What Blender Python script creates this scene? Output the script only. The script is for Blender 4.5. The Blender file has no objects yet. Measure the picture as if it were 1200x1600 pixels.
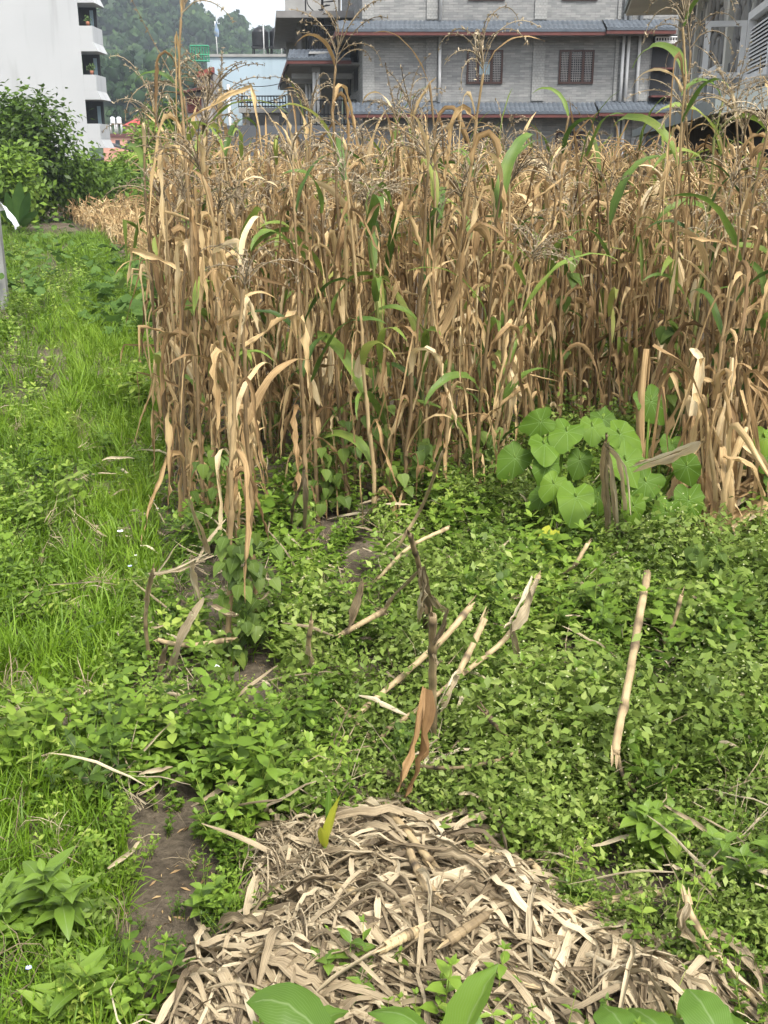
import bpy, math, random
import numpy as np
from mathutils import Vector, Matrix
PI = math.pi
R = math.radians
sc = bpy.context.scene
col = sc.collection

# ------------------------------------------------------------------ camera
CAM_H = 2.2
PITCH = R(18.5)
FOC = 1670.0                       # focal length in pixels of a 1200 x 1600 frame
cd = bpy.data.cameras.new('camera')
cd.sensor_fit = 'VERTICAL'
cd.sensor_height = 36.0
cd.lens = 36.0 * FOC / 1600.0
cd.clip_start = 0.05
cd.clip_end = 3000
cam = bpy.data.objects.new('camera', cd)
cam.location = (0, 0, CAM_H)
cam.rotation_euler = (PI / 2 - PITCH, 0, 0)
col.objects.link(cam)
sc.camera = cam

# ------------------------------------------------------------------ sky and sun (bright overcast)
SUN_EL, SUN_AZ = R(58), R(150)     # azimuth: clockwise from +Y, behind the viewer's right shoulder
w = bpy.data.worlds.new('World')
sc.world = w
w.use_nodes = True
nt = w.node_tree
bg = nt.nodes['Background']
sky = nt.nodes.new('ShaderNodeTexSky')
sky.sky_type = 'NISHITA'
sky.sun_disc = False
sky.sun_elevation = SUN_EL
sky.sun_rotation = SUN_AZ
sky.air_density = 1.0
sky.dust_density = 4.0
hs = nt.nodes.new('ShaderNodeHueSaturation')
hs.inputs['Saturation'].default_value = 0.3
nt.links.new(sky.outputs[0], hs.inputs['Color'])
nt.links.new(hs.outputs[0], bg.inputs[0])
bg.inputs[1].default_value = 0.125
sl = bpy.data.lights.new('sun', 'SUN')
sl.energy = 1.5
sl.angle = R(12)
sl.color = (1.0, 0.95, 0.87)
sun = bpy.data.objects.new('sun', sl)
sun.rotation_euler = (PI / 2 - SUN_EL, 0, PI - SUN_AZ)
sun.location = (0, 0, 30)
col.objects.link(sun)
sc.view_settings.view_transform = 'Standard'
sc.view_settings.look = 'None'
sc.view_settings.gamma = 1.0
sc.view_settings.use_curve_mapping = False
sc.view_settings.exposure = 1.65
sc.cycles.use_denoising = True
sc.cycles.max_bounces = 6
sc.cycles.diffuse_bounces = 4
sc.cycles.glossy_bounces = 2
sc.cycles.transmission_bounces = 4
sc.cycles.transparent_max_bounces = 6
sc.cycles.volume_bounces = 0
sc.cycles.caustics_reflective = False
sc.cycles.caustics_refractive = False

# ------------------------------------------------------------------ photograph pixel <-> place
def ray(px, py):
    xr = (px - 600.0) / FOC
    yr = -(py - 800.0) / FOC
    return np.array([xr, math.cos(PITCH) + yr * math.sin(PITCH), -math.sin(PITCH) + yr * math.cos(PITCH)])
def at(px, py, Y):
    d = ray(px, py)
    return np.array([0, 0, CAM_H]) + d * (Y / d[1])
def G(px, py, z=0.0):
    d = ray(px, py)
    return np.array([0, 0, CAM_H]) + d * ((z - CAM_H) / d[2])
def proj(X, Y, Z):
    X, Y, Z = np.asarray(X, float), np.asarray(Y, float), np.asarray(Z, float)
    dz = Z - CAM_H
    c = Y * math.cos(PITCH) - dz * math.sin(PITCH)
    u = Y * math.sin(PITCH) + dz * math.cos(PITCH)
    return 600 + FOC * X / c, 800 - FOC * u / c
def inpoly(px, py, poly):
    px, py = np.asarray(px, float), np.asarray(py, float)
    ins = np.zeros(px.shape, bool)
    n = len(poly)
    for i in range(n):
        x1, y1 = poly[i]; x2, y2 = poly[(i + 1) % n]
        c = ((y1 > py) != (y2 > py)) & (px < (x2 - x1) * (py - y1) / (y2 - y1 + 1e-9) + x1)
        ins ^= c
    return ins
def vnoise(x, y, seed=0):
    x, y = np.asarray(x, float), np.asarray(y, float)
    def h(i, j):
        s = np.sin(i * 127.1 + j * 311.7 + seed * 74.7) * 43758.5453
        return s - np.floor(s)
    xi, yi = np.floor(x), np.floor(y)
    xf, yf = x - xi, y - yi
    xf = xf * xf * (3 - 2 * xf); yf = yf * yf * (3 - 2 * yf)
    a = h(xi, yi) * (1 - xf) + h(xi + 1, yi) * xf
    b = h(xi, yi + 1) * (1 - xf) + h(xi + 1, yi + 1) * xf
    return a * (1 - yf) + b * yf
def fbm(x, y, seed=0, o=3):
    s, a, t = 0, .5, 0
    for k in range(o):
        s = s + a * vnoise(np.asarray(x) * 2 ** k, np.asarray(y) * 2 ** k, seed + k); t += a; a *= .5
    return s / t

# ------------------------------------------------------------------ mesh building
class Acc:
    def __init__(s):
        s.V, s.Q, s.T, s.UV, s.K, s.n = [], [], [], [], [], 0
    def add(s, V, Q=None, T=None, UV=None, tint=.5):
        V = np.asarray(V, float).reshape(-1, 3)
        m = len(V)
        s.V.append(V)
        if Q is not None and len(Q): s.Q.append(np.asarray(Q, int) + s.n)
        if T is not None and len(T): s.T.append(np.asarray(T, int) + s.n)
        s.UV.append(np.zeros((m, 2)) if UV is None else np.asarray(UV, float))
        s.K.append(np.broadcast_to(np.asarray(tint, float), (m,)))
        s.n += m
        return s
    def tpl(s):
        return (np.concatenate(s.V), np.concatenate(s.Q) if s.Q else np.zeros((0, 4), int),
                np.concatenate(s.T) if s.T else np.zeros((0, 3), int), np.concatenate(s.UV), np.concatenate(s.K))
    def inst(s, tpl, M, L, tint):
        """N copies of a template: M (N,3,3), L (N,3), tint (N) is added to the template's own"""
        V, Q, T, UV, K = tpl
        N, m = len(M), len(V)
        if N == 0: return
        W = np.einsum('nij,mj->nmi', M, V) + L[:, None, :]
        off = (np.arange(N) * m)[:, None, None] + s.n
        s.V.append(W.reshape(-1, 3))
        if len(Q): s.Q.append((Q[None] + off).reshape(-1, 4))
        if len(T): s.T.append((T[None] + off).reshape(-1, 3))
        s.UV.append(np.tile(UV, (N, 1)))
        s.K.append((K[None] + np.asarray(tint)[:, None]).reshape(-1))
        s.n += N * m
    def mesh(s, name, mat, smooth=True, shift=None):
        V, Q, T, UV, K = s.tpl()
        if shift is not None: V = V - np.asarray(shift, float)
        me = bpy.data.meshes.new(name)
        nq, nt_ = len(Q), len(T)
        me.vertices.add(len(V)); me.vertices.foreach_set('co', V.astype(np.float32).ravel())
        loops = np.concatenate([Q.ravel(), T.ravel()]).astype(np.int32)
        me.loops.add(len(loops)); me.loops.foreach_set('vertex_index', loops)
        me.polygons.add(nq + nt_)
        st = np.concatenate([np.arange(nq) * 4, nq * 4 + np.arange(nt_) * 3]).astype(np.int32)
        me.polygons.foreach_set('loop_start', st)
        me.polygons.foreach_set('use_smooth', np.full(nq + nt_, smooth, bool))
        uv = me.uv_layers.new(name='UVMap'); uv.data.foreach_set('uv', UV[loops].astype(np.float32).ravel())
        a = me.attributes.new('tint', 'FLOAT', 'POINT'); a.data.foreach_set('value', K.astype(np.float32))
        me.update(calc_edges=True)
        if mat is not None: me.materials.append(mat)
        return me
    def build(s, name, mat, parent=None, smooth=True, loc=None):
        """ONE mesh object; under a parent its vertices are stored relative to that thing's base"""
        if not s.V: return None
        if parent is not None:
            org = ORG[parent.name]; rel = np.zeros(3)
        else:
            if loc is None:
                V = np.concatenate(s.V); loc = [(V[:, 0].min() + V[:, 0].max()) / 2, (V[:, 1].min() + V[:, 1].max()) / 2, V[:, 2].min()]
            org = np.asarray(loc, float); rel = org
        o = bpy.data.objects.new(name, s.mesh(name, mat, smooth, org))
        o.location = rel
        if parent is not None: o.parent = parent
        col.objects.link(o)
        ORG[o.name] = org
        return o
ORG = {}
def empty(name, loc, label=None, cat=None, group=None):
    o = bpy.data.objects.new(name, None)
    o.location = loc; o.empty_display_size = .1
    col.objects.link(o)
    ORG[o.name] = np.asarray(loc, float)
    return tag(o, label, cat, group)
def tag(o, label=None, cat=None, group=None, kind=None):
    if label: o['label'] = label
    if cat: o['category'] = cat
    if group: o['group'] = group
    if kind: o['kind'] = kind
    return o

BOXQ = np.array([[0, 3, 2, 1], [4, 5, 6, 7], [0, 1, 5, 4], [1, 2, 6, 5], [2, 3, 7, 6], [3, 0, 4, 7]])
def box(a, x0, x1, y0, y1, z0, z1, M=None, tint=.5):
    V = np.array([[x0, y0, z0], [x1, y0, z0], [x1, y1, z0], [x0, y1, z0], [x0, y0, z1], [x1, y0, z1], [x1, y1, z1], [x0, y1, z1]], float)
    if M is not None: V = M(V)
    a.add(V, BOXQ, tint=tint); return a
def hexa(a, bot, top, tint=.5):
    a.add(np.array(list(bot) + list(top), float), BOXQ, tint=tint); return a
def frames(path, side0=None):
    path = np.asarray(path, float)
    d = np.gradient(path, axis=0); d /= np.linalg.norm(d, axis=1)[:, None] + 1e-9
    b = np.array([0, 1, 0.]) if side0 is None else np.asarray(side0, float)
    B = []
    for k in range(len(path)):
        b = b - d[k] * b.dot(d[k]); n = np.linalg.norm(b)
        if n < 1e-4:
            b = np.cross(d[k], [.3, .2, .9]); n = np.linalg.norm(b)
        b = b / n; B.append(b)
    B = np.array(B)
    return d, B, np.cross(d, B)
def strip(path, hw, twist=0., fold=0., nac=3, side0=None, ripple=None):
    """leaf blade along a path: half widths, twist about the midrib, V fold"""
    path = np.asarray(path, float); n = len(path)
    d, B, N = frames(path, side0)
    tw = np.broadcast_to(np.asarray(twist, float), (n,)); fo = np.broadcast_to(np.asarray(fold, float), (n,)); hw = np.broadcast_to(np.asarray(hw, float), (n,))
    b = B * np.cos(tw)[:, None] + N * np.sin(tw)[:, None]
    m = -B * np.sin(tw)[:, None] + N * np.cos(tw)[:, None]
    u = np.linspace(-1, 1, nac)
    V = path[:, None, :] + hw[:, None, None] * (u[None, :, None] * (np.cos(fo)[:, None] * b)[:, None, :] + np.abs(u)[None, :, None] * (np.sin(fo)[:, None] * m)[:, None, :])
    if ripple is not None: V = V + (ripple[:, :, None] * m[:, None, :])
    L = np.concatenate([[0], np.cumsum(np.linalg.norm(np.diff(path, axis=0), axis=1))])
    UV = np.stack([np.broadcast_to((u + 1) / 2, (n, nac)), np.broadcast_to(L[:, None], (n, nac))], -1)
    i = np.arange(n - 1)[:, None] * nac + np.arange(nac - 1)[None]
    Q = np.stack([i, i + 1, i + nac + 1, i + nac], -1).reshape(-1, 4)
    return V.reshape(-1, 3), Q, UV.reshape(-1, 2)
def tube(path, rad, sides=6, side0=None, cap=True):
    path = np.asarray(path, float); n = len(path)
    d, B, N = frames(path, side0)
    rad = np.broadcast_to(np.asarray(rad, float), (n,))
    an = np.arange(sides) / sides * 2 * PI
    V = path[:, None] + rad[:, None, None] * (np.cos(an)[None, :, None] * B[:, None] + np.sin(an)[None, :, None] * N[:, None])
    i = np.arange(n - 1)[:, None] * sides; j = np.arange(sides)[None]; k = (j + 1) % sides
    Q = np.stack([i + j, i + k, i + sides + k, i + sides + j], -1).reshape(-1, 4)
    L = np.concatenate([[0], np.cumsum(np.linalg.norm(np.diff(path, axis=0), axis=1))])
    UV = np.stack([np.broadcast_to(j / sides, (n, sides)), np.broadcast_to(L[:, None], (n, sides))], -1).reshape(-1, 2)
    V = V.reshape(-1, 3); T = np.zeros((0, 3), int)
    if cap:
        m = len(V); V = np.vstack([V, path[0], path[-1]]); UV = np.vstack([UV, [0, 0], [0, L[-1]]])
        j = np.arange(sides); k = (j + 1) % sides; e = (n - 1) * sides
        T = np.vstack([np.stack([k, j, np.full(sides, m)], 1), np.stack([e + j, e + k, np.full(sides, m + 1)], 1)])
    return V, Q, T, UV
def addstrip(a, *p, tint=.5, **k):
    V, Q, UV = strip(*p, **k); a.add(V, Q, None, UV, tint)
def addtube(a, path, rad, sides=6, tint=.5, cap=True):
    V, Q, T, UV = tube(path, rad, sides, cap=cap); a.add(V, Q, T, UV, tint)
def curve(pts, n):
    """smooth points through a polyline (Catmull-Rom)"""
    P = np.asarray(pts, float)
    if len(P) == 2: return P[0] + (P[1] - P[0]) * np.linspace(0, 1, n)[:, None]
    E = np.vstack([2 * P[0] - P[1], P, 2 * P[-1] - P[-2]])
    t = np.linspace(0, len(P) - 1 - 1e-6, n); i = t.astype(int); f = (t - i)[:, None]
    a, b, c, d = E[i], E[i + 1], E[i + 2], E[i + 3]
    return .5 * (2 * b + (c - a) * f + (2 * a - 5 * b + 4 * c - d) * f ** 2 + (3 * b - a - 3 * c + d) * f ** 3)
def rotm(az, tx, ty, s):
    """(N,3,3): spin about z, then tilt, times scale"""
    az, tx, ty, s = [np.asarray(q, float) for q in (az, tx, ty, s)]
    c, n = np.cos(az), np.sin(az); o, z = np.ones_like(az), np.zeros_like(az)
    Z = np.stack([c, -n, z, n, c, z, z, z, o], -1).reshape(-1, 3, 3)
    c, n = np.cos(tx), np.sin(tx)
    X = np.stack([o, z, z, z, c, -n, z, n, c], -1).reshape(-1, 3, 3)
    c, n = np.cos(ty), np.sin(ty)
    Y = np.stack([c, z, n, z, o, z, -n, z, c], -1).reshape(-1, 3, 3)
    return (X @ Y @ Z) * s[:, None, None]

# ------------------------------------------------------------------ materials
def newmat(name):
    m = bpy.data.materials.new(name); m.use_nodes = True
    nt = m.node_tree; nt.nodes.clear()
    return m, nt, nt.nodes.new('ShaderNodeOutputMaterial')
def N(nt, t, **k):
    n = nt.nodes.new('ShaderNode' + t)
    for a, b in k.items():
        if a.startswith('i_'):
            key = a[2:]; key = int(key) if key.isdigit() else key.replace('_', ' ')
            n.inputs[key].default_value = b
        else: setattr(n, a, b)
    return n
def ramp(nt, stops):
    r = N(nt, 'ValToRGB'); e = r.color_ramp.elements
    while len(e) < len(stops): e.new(.5)
    for k, (p, c) in enumerate(stops): e[k].position = p; e[k].color = (*c, 1)
    return r
def leafmat(name, stops, transl=.3, rough=.55, spec=.25, objvar=.0, streak=0., blotch=.25, bscale=6., bump=0., vein=False, green=None):
    """tint attribute (+ object random) through a ramp, streaks along the blade, blotches, translucency"""
    m, nt, out = newmat(name); L = nt.links.new
    at_ = N(nt, 'Attribute', attribute_name='tint')
    v = at_.outputs['Fac']
    if objvar:
        oi = N(nt, 'ObjectInfo')
        mm = N(nt, 'Math', operation='MULTIPLY_ADD', i_1=objvar, i_2=-objvar / 2); L(oi.outputs['Random'], mm.inputs[0])
        ad = N(nt, 'Math', operation='ADD'); L(v, ad.inputs[0]); L(mm.outputs[0], ad.inputs[1]); v = ad.outputs[0]
    geo = N(nt, 'NewGeometry')
    if blotch:
        nz = N(nt, 'TexNoise', i_Scale=bscale, i_Detail=4.0); L(geo.outputs['Position'], nz.inputs['Vector'])
        mb = N(nt, 'Math', operation='MULTIPLY_ADD', i_1=blotch * 2, i_2=-blotch); L(nz.outputs['Fac'], mb.inputs[0])
        ad = N(nt, 'Math', operation='ADD'); L(v, ad.inputs[0]); L(mb.outputs[0], ad.inputs[1]); v = ad.outputs[0]
    uv = N(nt, 'UVMap', uv_map='UVMap')
    hgt = None
    if streak:
        mp = N(nt, 'Mapping'); mp.inputs['Scale'].default_value = (9, 2.5, 1); L(uv.outputs[0], mp.inputs[0])
        ns = N(nt, 'TexNoise', i_Scale=1.0, i_Detail=3.0); L(mp.outputs[0], ns.inputs['Vector'])
        ms = N(nt, 'Math', operation='MULTIPLY_ADD', i_1=streak * 2, i_2=-streak); L(ns.outputs['Fac'], ms.inputs[0])
        ad = N(nt, 'Math', operation='ADD'); L(v, ad.inputs[0]); L(ms.outputs[0], ad.inputs[1]); v = ad.outputs[0]
        hgt = ns.outputs['Fac']
    r = ramp(nt, stops); L(v, r.inputs[0]); c = r.outputs[0]
    if green:
        sg = N(nt, 'SeparateXYZ'); L(uv.outputs[0], sg.inputs[0]); gt = N(nt, 'Math', operation='GREATER_THAN', i_1=50.); L(sg.outputs[1], gt.inputs[0])
        rg_ = ramp(nt, green); L(v, rg_.inputs[0]); mg = N(nt, 'MixRGB'); L(gt.outputs[0], mg.inputs[0]); L(c, mg.inputs[1]); L(rg_.outputs[0], mg.inputs[2]); c = mg.outputs[0]
    if vein:   # pale midrib and side veins from the blade's own u, v
        sx = N(nt, 'SeparateXYZ'); L(uv.outputs[0], sx.inputs[0])
        a = N(nt, 'Math', operation='SUBTRACT', i_1=.5); L(sx.outputs[0], a.inputs[0])
        b = N(nt, 'Math', operation='ABSOLUTE'); L(a.outputs[0], b.inputs[0])
        mid = N(nt, 'MapRange', i_1=.0, i_2=.035, i_3=.7, i_4=0.); L(b.outputs[0], mid.inputs[0])
        k = N(nt, 'Math', operation='MULTIPLY_ADD', i_1=-.5); L(b.outputs[0], k.inputs[0]); L(sx.outputs[1], k.inputs[2])
        k2 = N(nt, 'Math', operation='MULTIPLY', i_1=vein); L(k.outputs[0], k2.inputs[0])
        fr = N(nt, 'Math', operation='FRACT'); L(k2.outputs[0], fr.inputs[0])
        pp = N(nt, 'Math', operation='PINGPONG', i_1=.5); L(fr.outputs[0], pp.inputs[0])
        sv = N(nt, 'MapRange', i_1=.0, i_2=.16, i_3=.3, i_4=0.); L(pp.outputs[0], sv.inputs[0])
        mx_ = N(nt, 'Math', operation='MAXIMUM'); L(mid.outputs[0], mx_.inputs[0]); L(sv.outputs[0], mx_.inputs[1])
        mc = N(nt, 'MixRGB', blend_type='MIX', i_Color2=(.22, .30, .12, 1)); L(mx_.outputs[0], mc.inputs[0]); L(c, mc.inputs[1]); c = mc.outputs[0]
        hgt = mx_.outputs[0]
    p = N(nt, 'BsdfPrincipled', i_Roughness=rough); p.inputs['Specular IOR Level'].default_value = spec
    L(c, p.inputs['Base Color'])
    if bump and hgt is not None:
        bp = N(nt, 'Bump', i_Strength=bump, i_Distance=.004); L(hgt, bp.inputs['Height']); L(bp.outputs[0], p.inputs['Normal'])
    t = N(nt, 'BsdfTranslucent'); L(c, t.inputs[0])
    mx = N(nt, 'MixShader', i_0=transl); L(p.outputs[0], mx.inputs[1]); L(t.outputs[0], mx.inputs[2])
    L(mx.outputs[0], out.inputs[0])
    return m
def plain(name, c1, c2=None, scale=3., rough=.7, metal=0., detail=5., spec=.3, bump=0., bdist=.01, stain=None, stretch=(1, 1, 1)):
    m, nt, out = newmat(name); L = nt.links.new
    p = N(nt, 'BsdfPrincipled', i_Roughness=rough, i_Metallic=metal); p.inputs['Specular IOR Level'].default_value = spec
    g = N(nt, 'NewGeometry'); mp = N(nt, 'Mapping'); mp.inputs['Scale'].default_value = stretch; L(g.outputs['Position'], mp.inputs[0])
    nz = N(nt, 'TexNoise', i_Scale=scale, i_Detail=detail); L(mp.outputs[0], nz.inputs['Vector'])
    c2 = c2 or tuple(q * .75 for q in c1)
    r = ramp(nt, [(.32, c2), (.68, c1)]); L(nz.outputs['Fac'], r.inputs[0]); c = r.outputs[0]
    if stain:
        mp2 = N(nt, 'Mapping'); mp2.inputs['Scale'].default_value = (1.3, 1.3, .12); L(g.outputs['Position'], mp2.inputs[0])
        n2 = N(nt, 'TexNoise', i_Scale=1.0, i_Detail=5.0); L(mp2.outputs[0], n2.inputs['Vector'])
        r2 = ramp(nt, [(.55, (0, 0, 0)), (.75, (1, 1, 1))]); L(n2.outputs['Fac'], r2.inputs[0])
        mf = N(nt, 'Math', operation='MULTIPLY', i_1=.6); L(r2.outputs[0], mf.inputs[0])
        mc = N(nt, 'MixRGB', i_Color2=(*stain, 1)); L(mf.outputs[0], mc.inputs[0]); L(c, mc.inputs[1]); c = mc.outputs[0]
    L(c, p.inputs['Base Color'])
    if bump:
        bp = N(nt, 'Bump', i_Strength=bump, i_Distance=bdist); L(nz.outputs['Fac'], bp.inputs['Height']); L(bp.outputs[0], p.inputs['Normal'])
    L(p.outputs[0], out.inputs[0])
    return m
def glassmat(name, c=(.02, .025, .03)):
    m, nt, out = newmat(name)
    p = N(nt, 'BsdfPrincipled', i_Roughness=.06); p.inputs['Base Color'].default_value = (*c, 1); p.inputs['Specular IOR Level'].default_value = .6
    nt.links.new(p.outputs[0], out.inputs[0]); return m

DRY = [(.0, (.06, .038, .02)), (.22, (.175, .109, .049)), (.45, (.37, .246, .116)), (.7, (.565, .415, .21)), (1., (.73, .61, .39))]
MG = [(0, (.04, .06, .015)), (.4, (.11, .16, .03)), (.7, (.22, .27, .055)), (1, (.38, .38, .12))]
GREEN = [(.0, (.018, .036, .006)), (.35, (.078, .142, .014)), (.65, (.165, .265, .03)), (1., (.33, .41, .08))]
GRASS = [(.0, (.03, .06, .005)), (.35, (.095, .18, .010)), (.65, (.175, .295, .02)), (1., (.33, .42, .07))]
MT = {}
MT['dry'] = leafmat('dry_leaf', DRY, .28, .62, .2, objvar=.5, streak=.32, blotch=.24, bscale=7, bump=.6, green=MG)
MT['dry_mass'] = leafmat('dry_leaf_mass', DRY, .28, .62, .2, streak=.24, blotch=.2, bscale=4, green=MG)
MT['stalk'] = leafmat('maize_stalk', [(0, (.05, .035, .018)), (.3, (.17, .115, .055)), (.6, (.32, .23, .115)), (.85, (.42, .325, .18)), (1, (.50, .40, .24))], 0, .6, .25, objvar=.45, streak=.2, blotch=.3, bscale=9, bump=.4)
MT['stalk_green'] = leafmat('green_stalk', [(0, (.06, .07, .02)), (.5, (.15, .17, .045)), (1, (.30, .27, .10))], 0, .5, .3, objvar=.4, streak=.15, blotch=.3)
MT['straw'] = leafmat('straw', [(0, (.05, .037, .023)), (.2, (.16, .122, .075)), (.45, (.345, .275, .172)), (.7, (.51, .425, .278)), (1, (.68, .585, .41))], .2, .6, .2, objvar=.5, streak=.36, blotch=.22, bscale=11, bump=.8)
MT['cane'] = leafmat('dry_cane', [(0, (.05, .038, .025)), (.3, (.17, .125, .07)), (.6, (.35, .265, .145)), (.85, (.46, .365, .21)), (1, (.52, .43, .27))], 0, .65, .2, objvar=.08, streak=.2, blotch=.26, bscale=16, bump=.5)
MT['rust'] = leafmat('rusty_leaf', [(0, (.09, .05, .025)), (.4, (.22, .13, .055)), (.7, (.34, .21, .095)), (1, (.46, .32, .16))], .3, .6, .2, streak=.25, blotch=.25, bscale=12, bump=.5)
MT['tassel'] = leafmat('tassel', [(0, (.12, .095, .06)), (.5, (.27, .215, .14)), (1, (.46, .39, .27))], .15, .7, .15, objvar=.6, blotch=.1)
MT['green'] = leafmat('green_leaf', GREEN, .35, .45, .35, objvar=.3, streak=.1, blotch=.15)
MT['maize_green'] = leafmat('green_maize_leaf', [(0, (.03, .06, .015)), (.4, (.085, .15, .03)), (.7, (.19, .27, .05)), (1, (.36, .37, .10))], .35, .5, .3, objvar=.5, streak=.15, blotch=.3, bscale=5)
MT['weed'] = leafmat('weed_leaf', GREEN, .35, .5, .3, blotch=.1, bscale=3)
MT['fineweed'] = leafmat('fine_weed_leaf', [(0, (.03, .048, .009)), (.4, (.10, .155, .025)), (.7, (.195, .27, .052)), (1, (.36, .41, .125))], .35, .5, .25, blotch=.1, bscale=3)
MT['grass'] = leafmat('grass_blade', GRASS, .35, .5, .3, blotch=.12, bscale=2)
MT['flower_dot'] = plain('tiny_flower', (.32, .34, .17), rough=.8)

# ================================================================== SETTING
def ground_z(x, y):
    x, y = np.asarray(x, float), np.asarray(y, float)
    z = .09 * (fbm(x * .9 + 7, y * .9, 3) - .5) + .03 * (vnoise(x * 5, y * 5, 9) - .5)
    z = z + .10 * np.exp(-((x + .55 + .12 * (y - 3)) / .5) ** 2) * 0
    return z * np.clip((60 - y) / 30, 0, 1)
def axis(lo, mid0, mid1, hi, step, grow=1.25):
    a = list(np.arange(mid0, mid1 + 1e-6, step)); s = step
    while a[-1] < hi: s *= grow; a.append(a[-1] + s)
    s = step
    while a[0] > lo: s *= grow; a.insert(0, a[0] - s)
    return np.array(a)
gx, gy = np.clip(axis(-900, -5, 5, 900, .09), -900, 900), np.clip(axis(-60, 1.5, 10, 1500, .09), -60, 1500)
GX, GY = np.meshgrid(gx, gy)
GZ = ground_z(GX, GY)
nx, ny = len(gx), len(gy)
i = (np.arange(ny - 1)[:, None] * nx + np.arange(nx - 1)[None])
gq = np.stack([i, i + 1, i + nx + 1, i + nx], -1).reshape(-1, 4)
m, nt, out = newmat('soil'); L = nt.links.new
g = N(nt, 'NewGeometry')
n1 = N(nt, 'TexNoise', i_Scale=1.6, i_Detail=8.0); L(g.outputs['Position'], n1.inputs['Vector'])
n2 = N(nt, 'TexNoise', i_Scale=38.0, i_Detail=6.0, i_Roughness=.7); L(g.outputs['Position'], n2.inputs['Vector'])
r1 = ramp(nt, [(.3, (.075, .06, .042)), (.52, (.135, .11, .078)), (.72, (.20, .165, .12))]); L(n1.outputs['Fac'], r1.inputs[0])
r2 = ramp(nt, [(.35, (.55, .55, .55)), (.65, (1.1, 1.1, 1.1))]); L(n2.outputs['Fac'], r2.inputs[0])
mc = N(nt, 'MixRGB', blend_type='MULTIPLY', i_Fac=1.0); L(r1.outputs[0], mc.inputs[1]); L(r2.outputs[0], mc.inputs[2])
p = N(nt, 'BsdfPrincipled', i_Roughness=.95); p.inputs['Specular IOR Level'].default_value = .1
bp = N(nt, 'Bump', i_Strength=.9, i_Distance=.02); L(n2.outputs['Fac'], bp.inputs['Height']); L(bp.outputs[0], p.inputs['Normal'])
L(mc.outputs[0], p.inputs['Base Color']); L(p.outputs[0], out.inputs[0])
MT['soil'] = m
tag(Acc().add(np.stack([GX, GY, GZ], -1).reshape(-1, 3), gq).build('ground', MT['soil'], loc=(0, 0, 0)), kind='structure')

# ---- wooded hill
def hill_z(X, Y):
    X, Y = np.asarray(X, float), np.asarray(Y, float)
    ridge = 20 + 20 / (1 + np.exp((X + 30) / 14)) + 42 / (1 + np.exp((X + 95) / 24)) + 6 * (fbm(X / 40, Y / 60, 5) - .5)
    t = np.clip((Y - 235) / 245, 0, 1); t = t * t * (3 - 2 * t)
    near = 18 * np.exp(-((X + 72) / 36) ** 2 - ((Y - 245) / 32) ** 2) + 9 * np.exp(-((X + 40) / 25) ** 2 - ((Y - 215) / 30) ** 2)
    return ridge * t + near + 6 * (fbm(X / 30, Y / 30, 8) - .5) * t - 1.0
hx, hy = np.linspace(-420, 420, 85), np.linspace(185, 700, 60)
HX, HY = np.meshgrid(hx, hy)
i = (np.arange(59)[:, None] * 85 + np.arange(84)[None])
hq = np.stack([i, i + 1, i + 86, i + 85], -1).reshape(-1, 4)
MT['hill'] = plain('hill_undergrowth', (.03, .055, .018), (.015, .03, .01), scale=.3)
tag(Acc().add(np.stack([HX, HY, hill_z(HX, HY)], -1).reshape(-1, 3), hq).build('hill', MT['hill'], loc=(0, 400, 0)), kind='structure')

# crown template: uneven lobes of leaf clumps round a dark core
def ico(sub=1):
    import bmesh
    bm = bmesh.new(); bmesh.ops.create_icosphere(bm, subdivisions=sub, radius=1.0)
    V = np.array([v.co for v in bm.verts]); T = np.array([[v.index for v in f.verts] for f in bm.faces]); bm.free()
    return V, T
ICO1, ICO2 = ico(1), ico(2)
def leafquads(C, Nrm, s, rng, aspect=.55):
    """one bent leaf quad per centre, roughly facing its normal"""
    n = len(C)
    a = rng.normal(size=(n, 3)); Nn = Nrm + rng.normal(size=(n, 3)) * .45; Nn /= np.linalg.norm(Nn, axis=1)[:, None]
    a -= Nn * (a * Nn).sum(1)[:, None]; a /= np.linalg.norm(a, axis=1)[:, None] + 1e-9
    b = np.cross(Nn, a); s = np.broadcast_to(s, (n,))[:, None]
    V = np.stack([C - a * s, C + b * s * aspect, C + a * s - Nn * s * .35, C - b * s * aspect], 1).reshape(-1, 3)
    return V, np.arange(4 * n).reshape(-1, 4)
def far_crown(seed, nleaf=62):
    rng = np.random.default_rng(seed); A = Acc()
    V, T = ICO1
    for k in range(4):
        c = rng.normal(size=3) * [.45, .45, .28] + [0, 0, .15 * k]; r = rng.uniform(.42, .68)
        W = V * (r * rng.uniform(.8, 1.1, (len(V), 1))) * [1, 1, .85] + c
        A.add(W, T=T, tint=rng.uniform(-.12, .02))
        d = rng.normal(size=(nleaf // 4 * 2, 3)); d /= np.linalg.norm(d, axis=1)[:, None]; d = d[d[:, 2] > -.35][:nleaf // 3]
        C = c + d * r * rng.uniform(.85, 1.2, (len(d), 1)) * [1, 1, .85]
        Vq, Q = leafquads(C, d, rng.uniform(.12, .26, len(d)), rng, .8)
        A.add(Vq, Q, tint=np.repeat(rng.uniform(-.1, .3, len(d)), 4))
    return A.tpl()
CROWNS = [far_crown(k) for k in range(7)]
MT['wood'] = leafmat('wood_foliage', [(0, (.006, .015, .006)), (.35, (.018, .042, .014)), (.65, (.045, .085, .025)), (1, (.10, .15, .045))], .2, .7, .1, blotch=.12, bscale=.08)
rng = np.random.default_rng(5)
X, Y = [], []
while len(X) < 1150:
    y = rng.uniform(200, 500); x = rng.uniform(-.46 * y, .10 * y)
    if hill_z(x, y) > 1.0: X.append(x); Y.append(y)
X, Y = np.array(X), np.array(Y)
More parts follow.
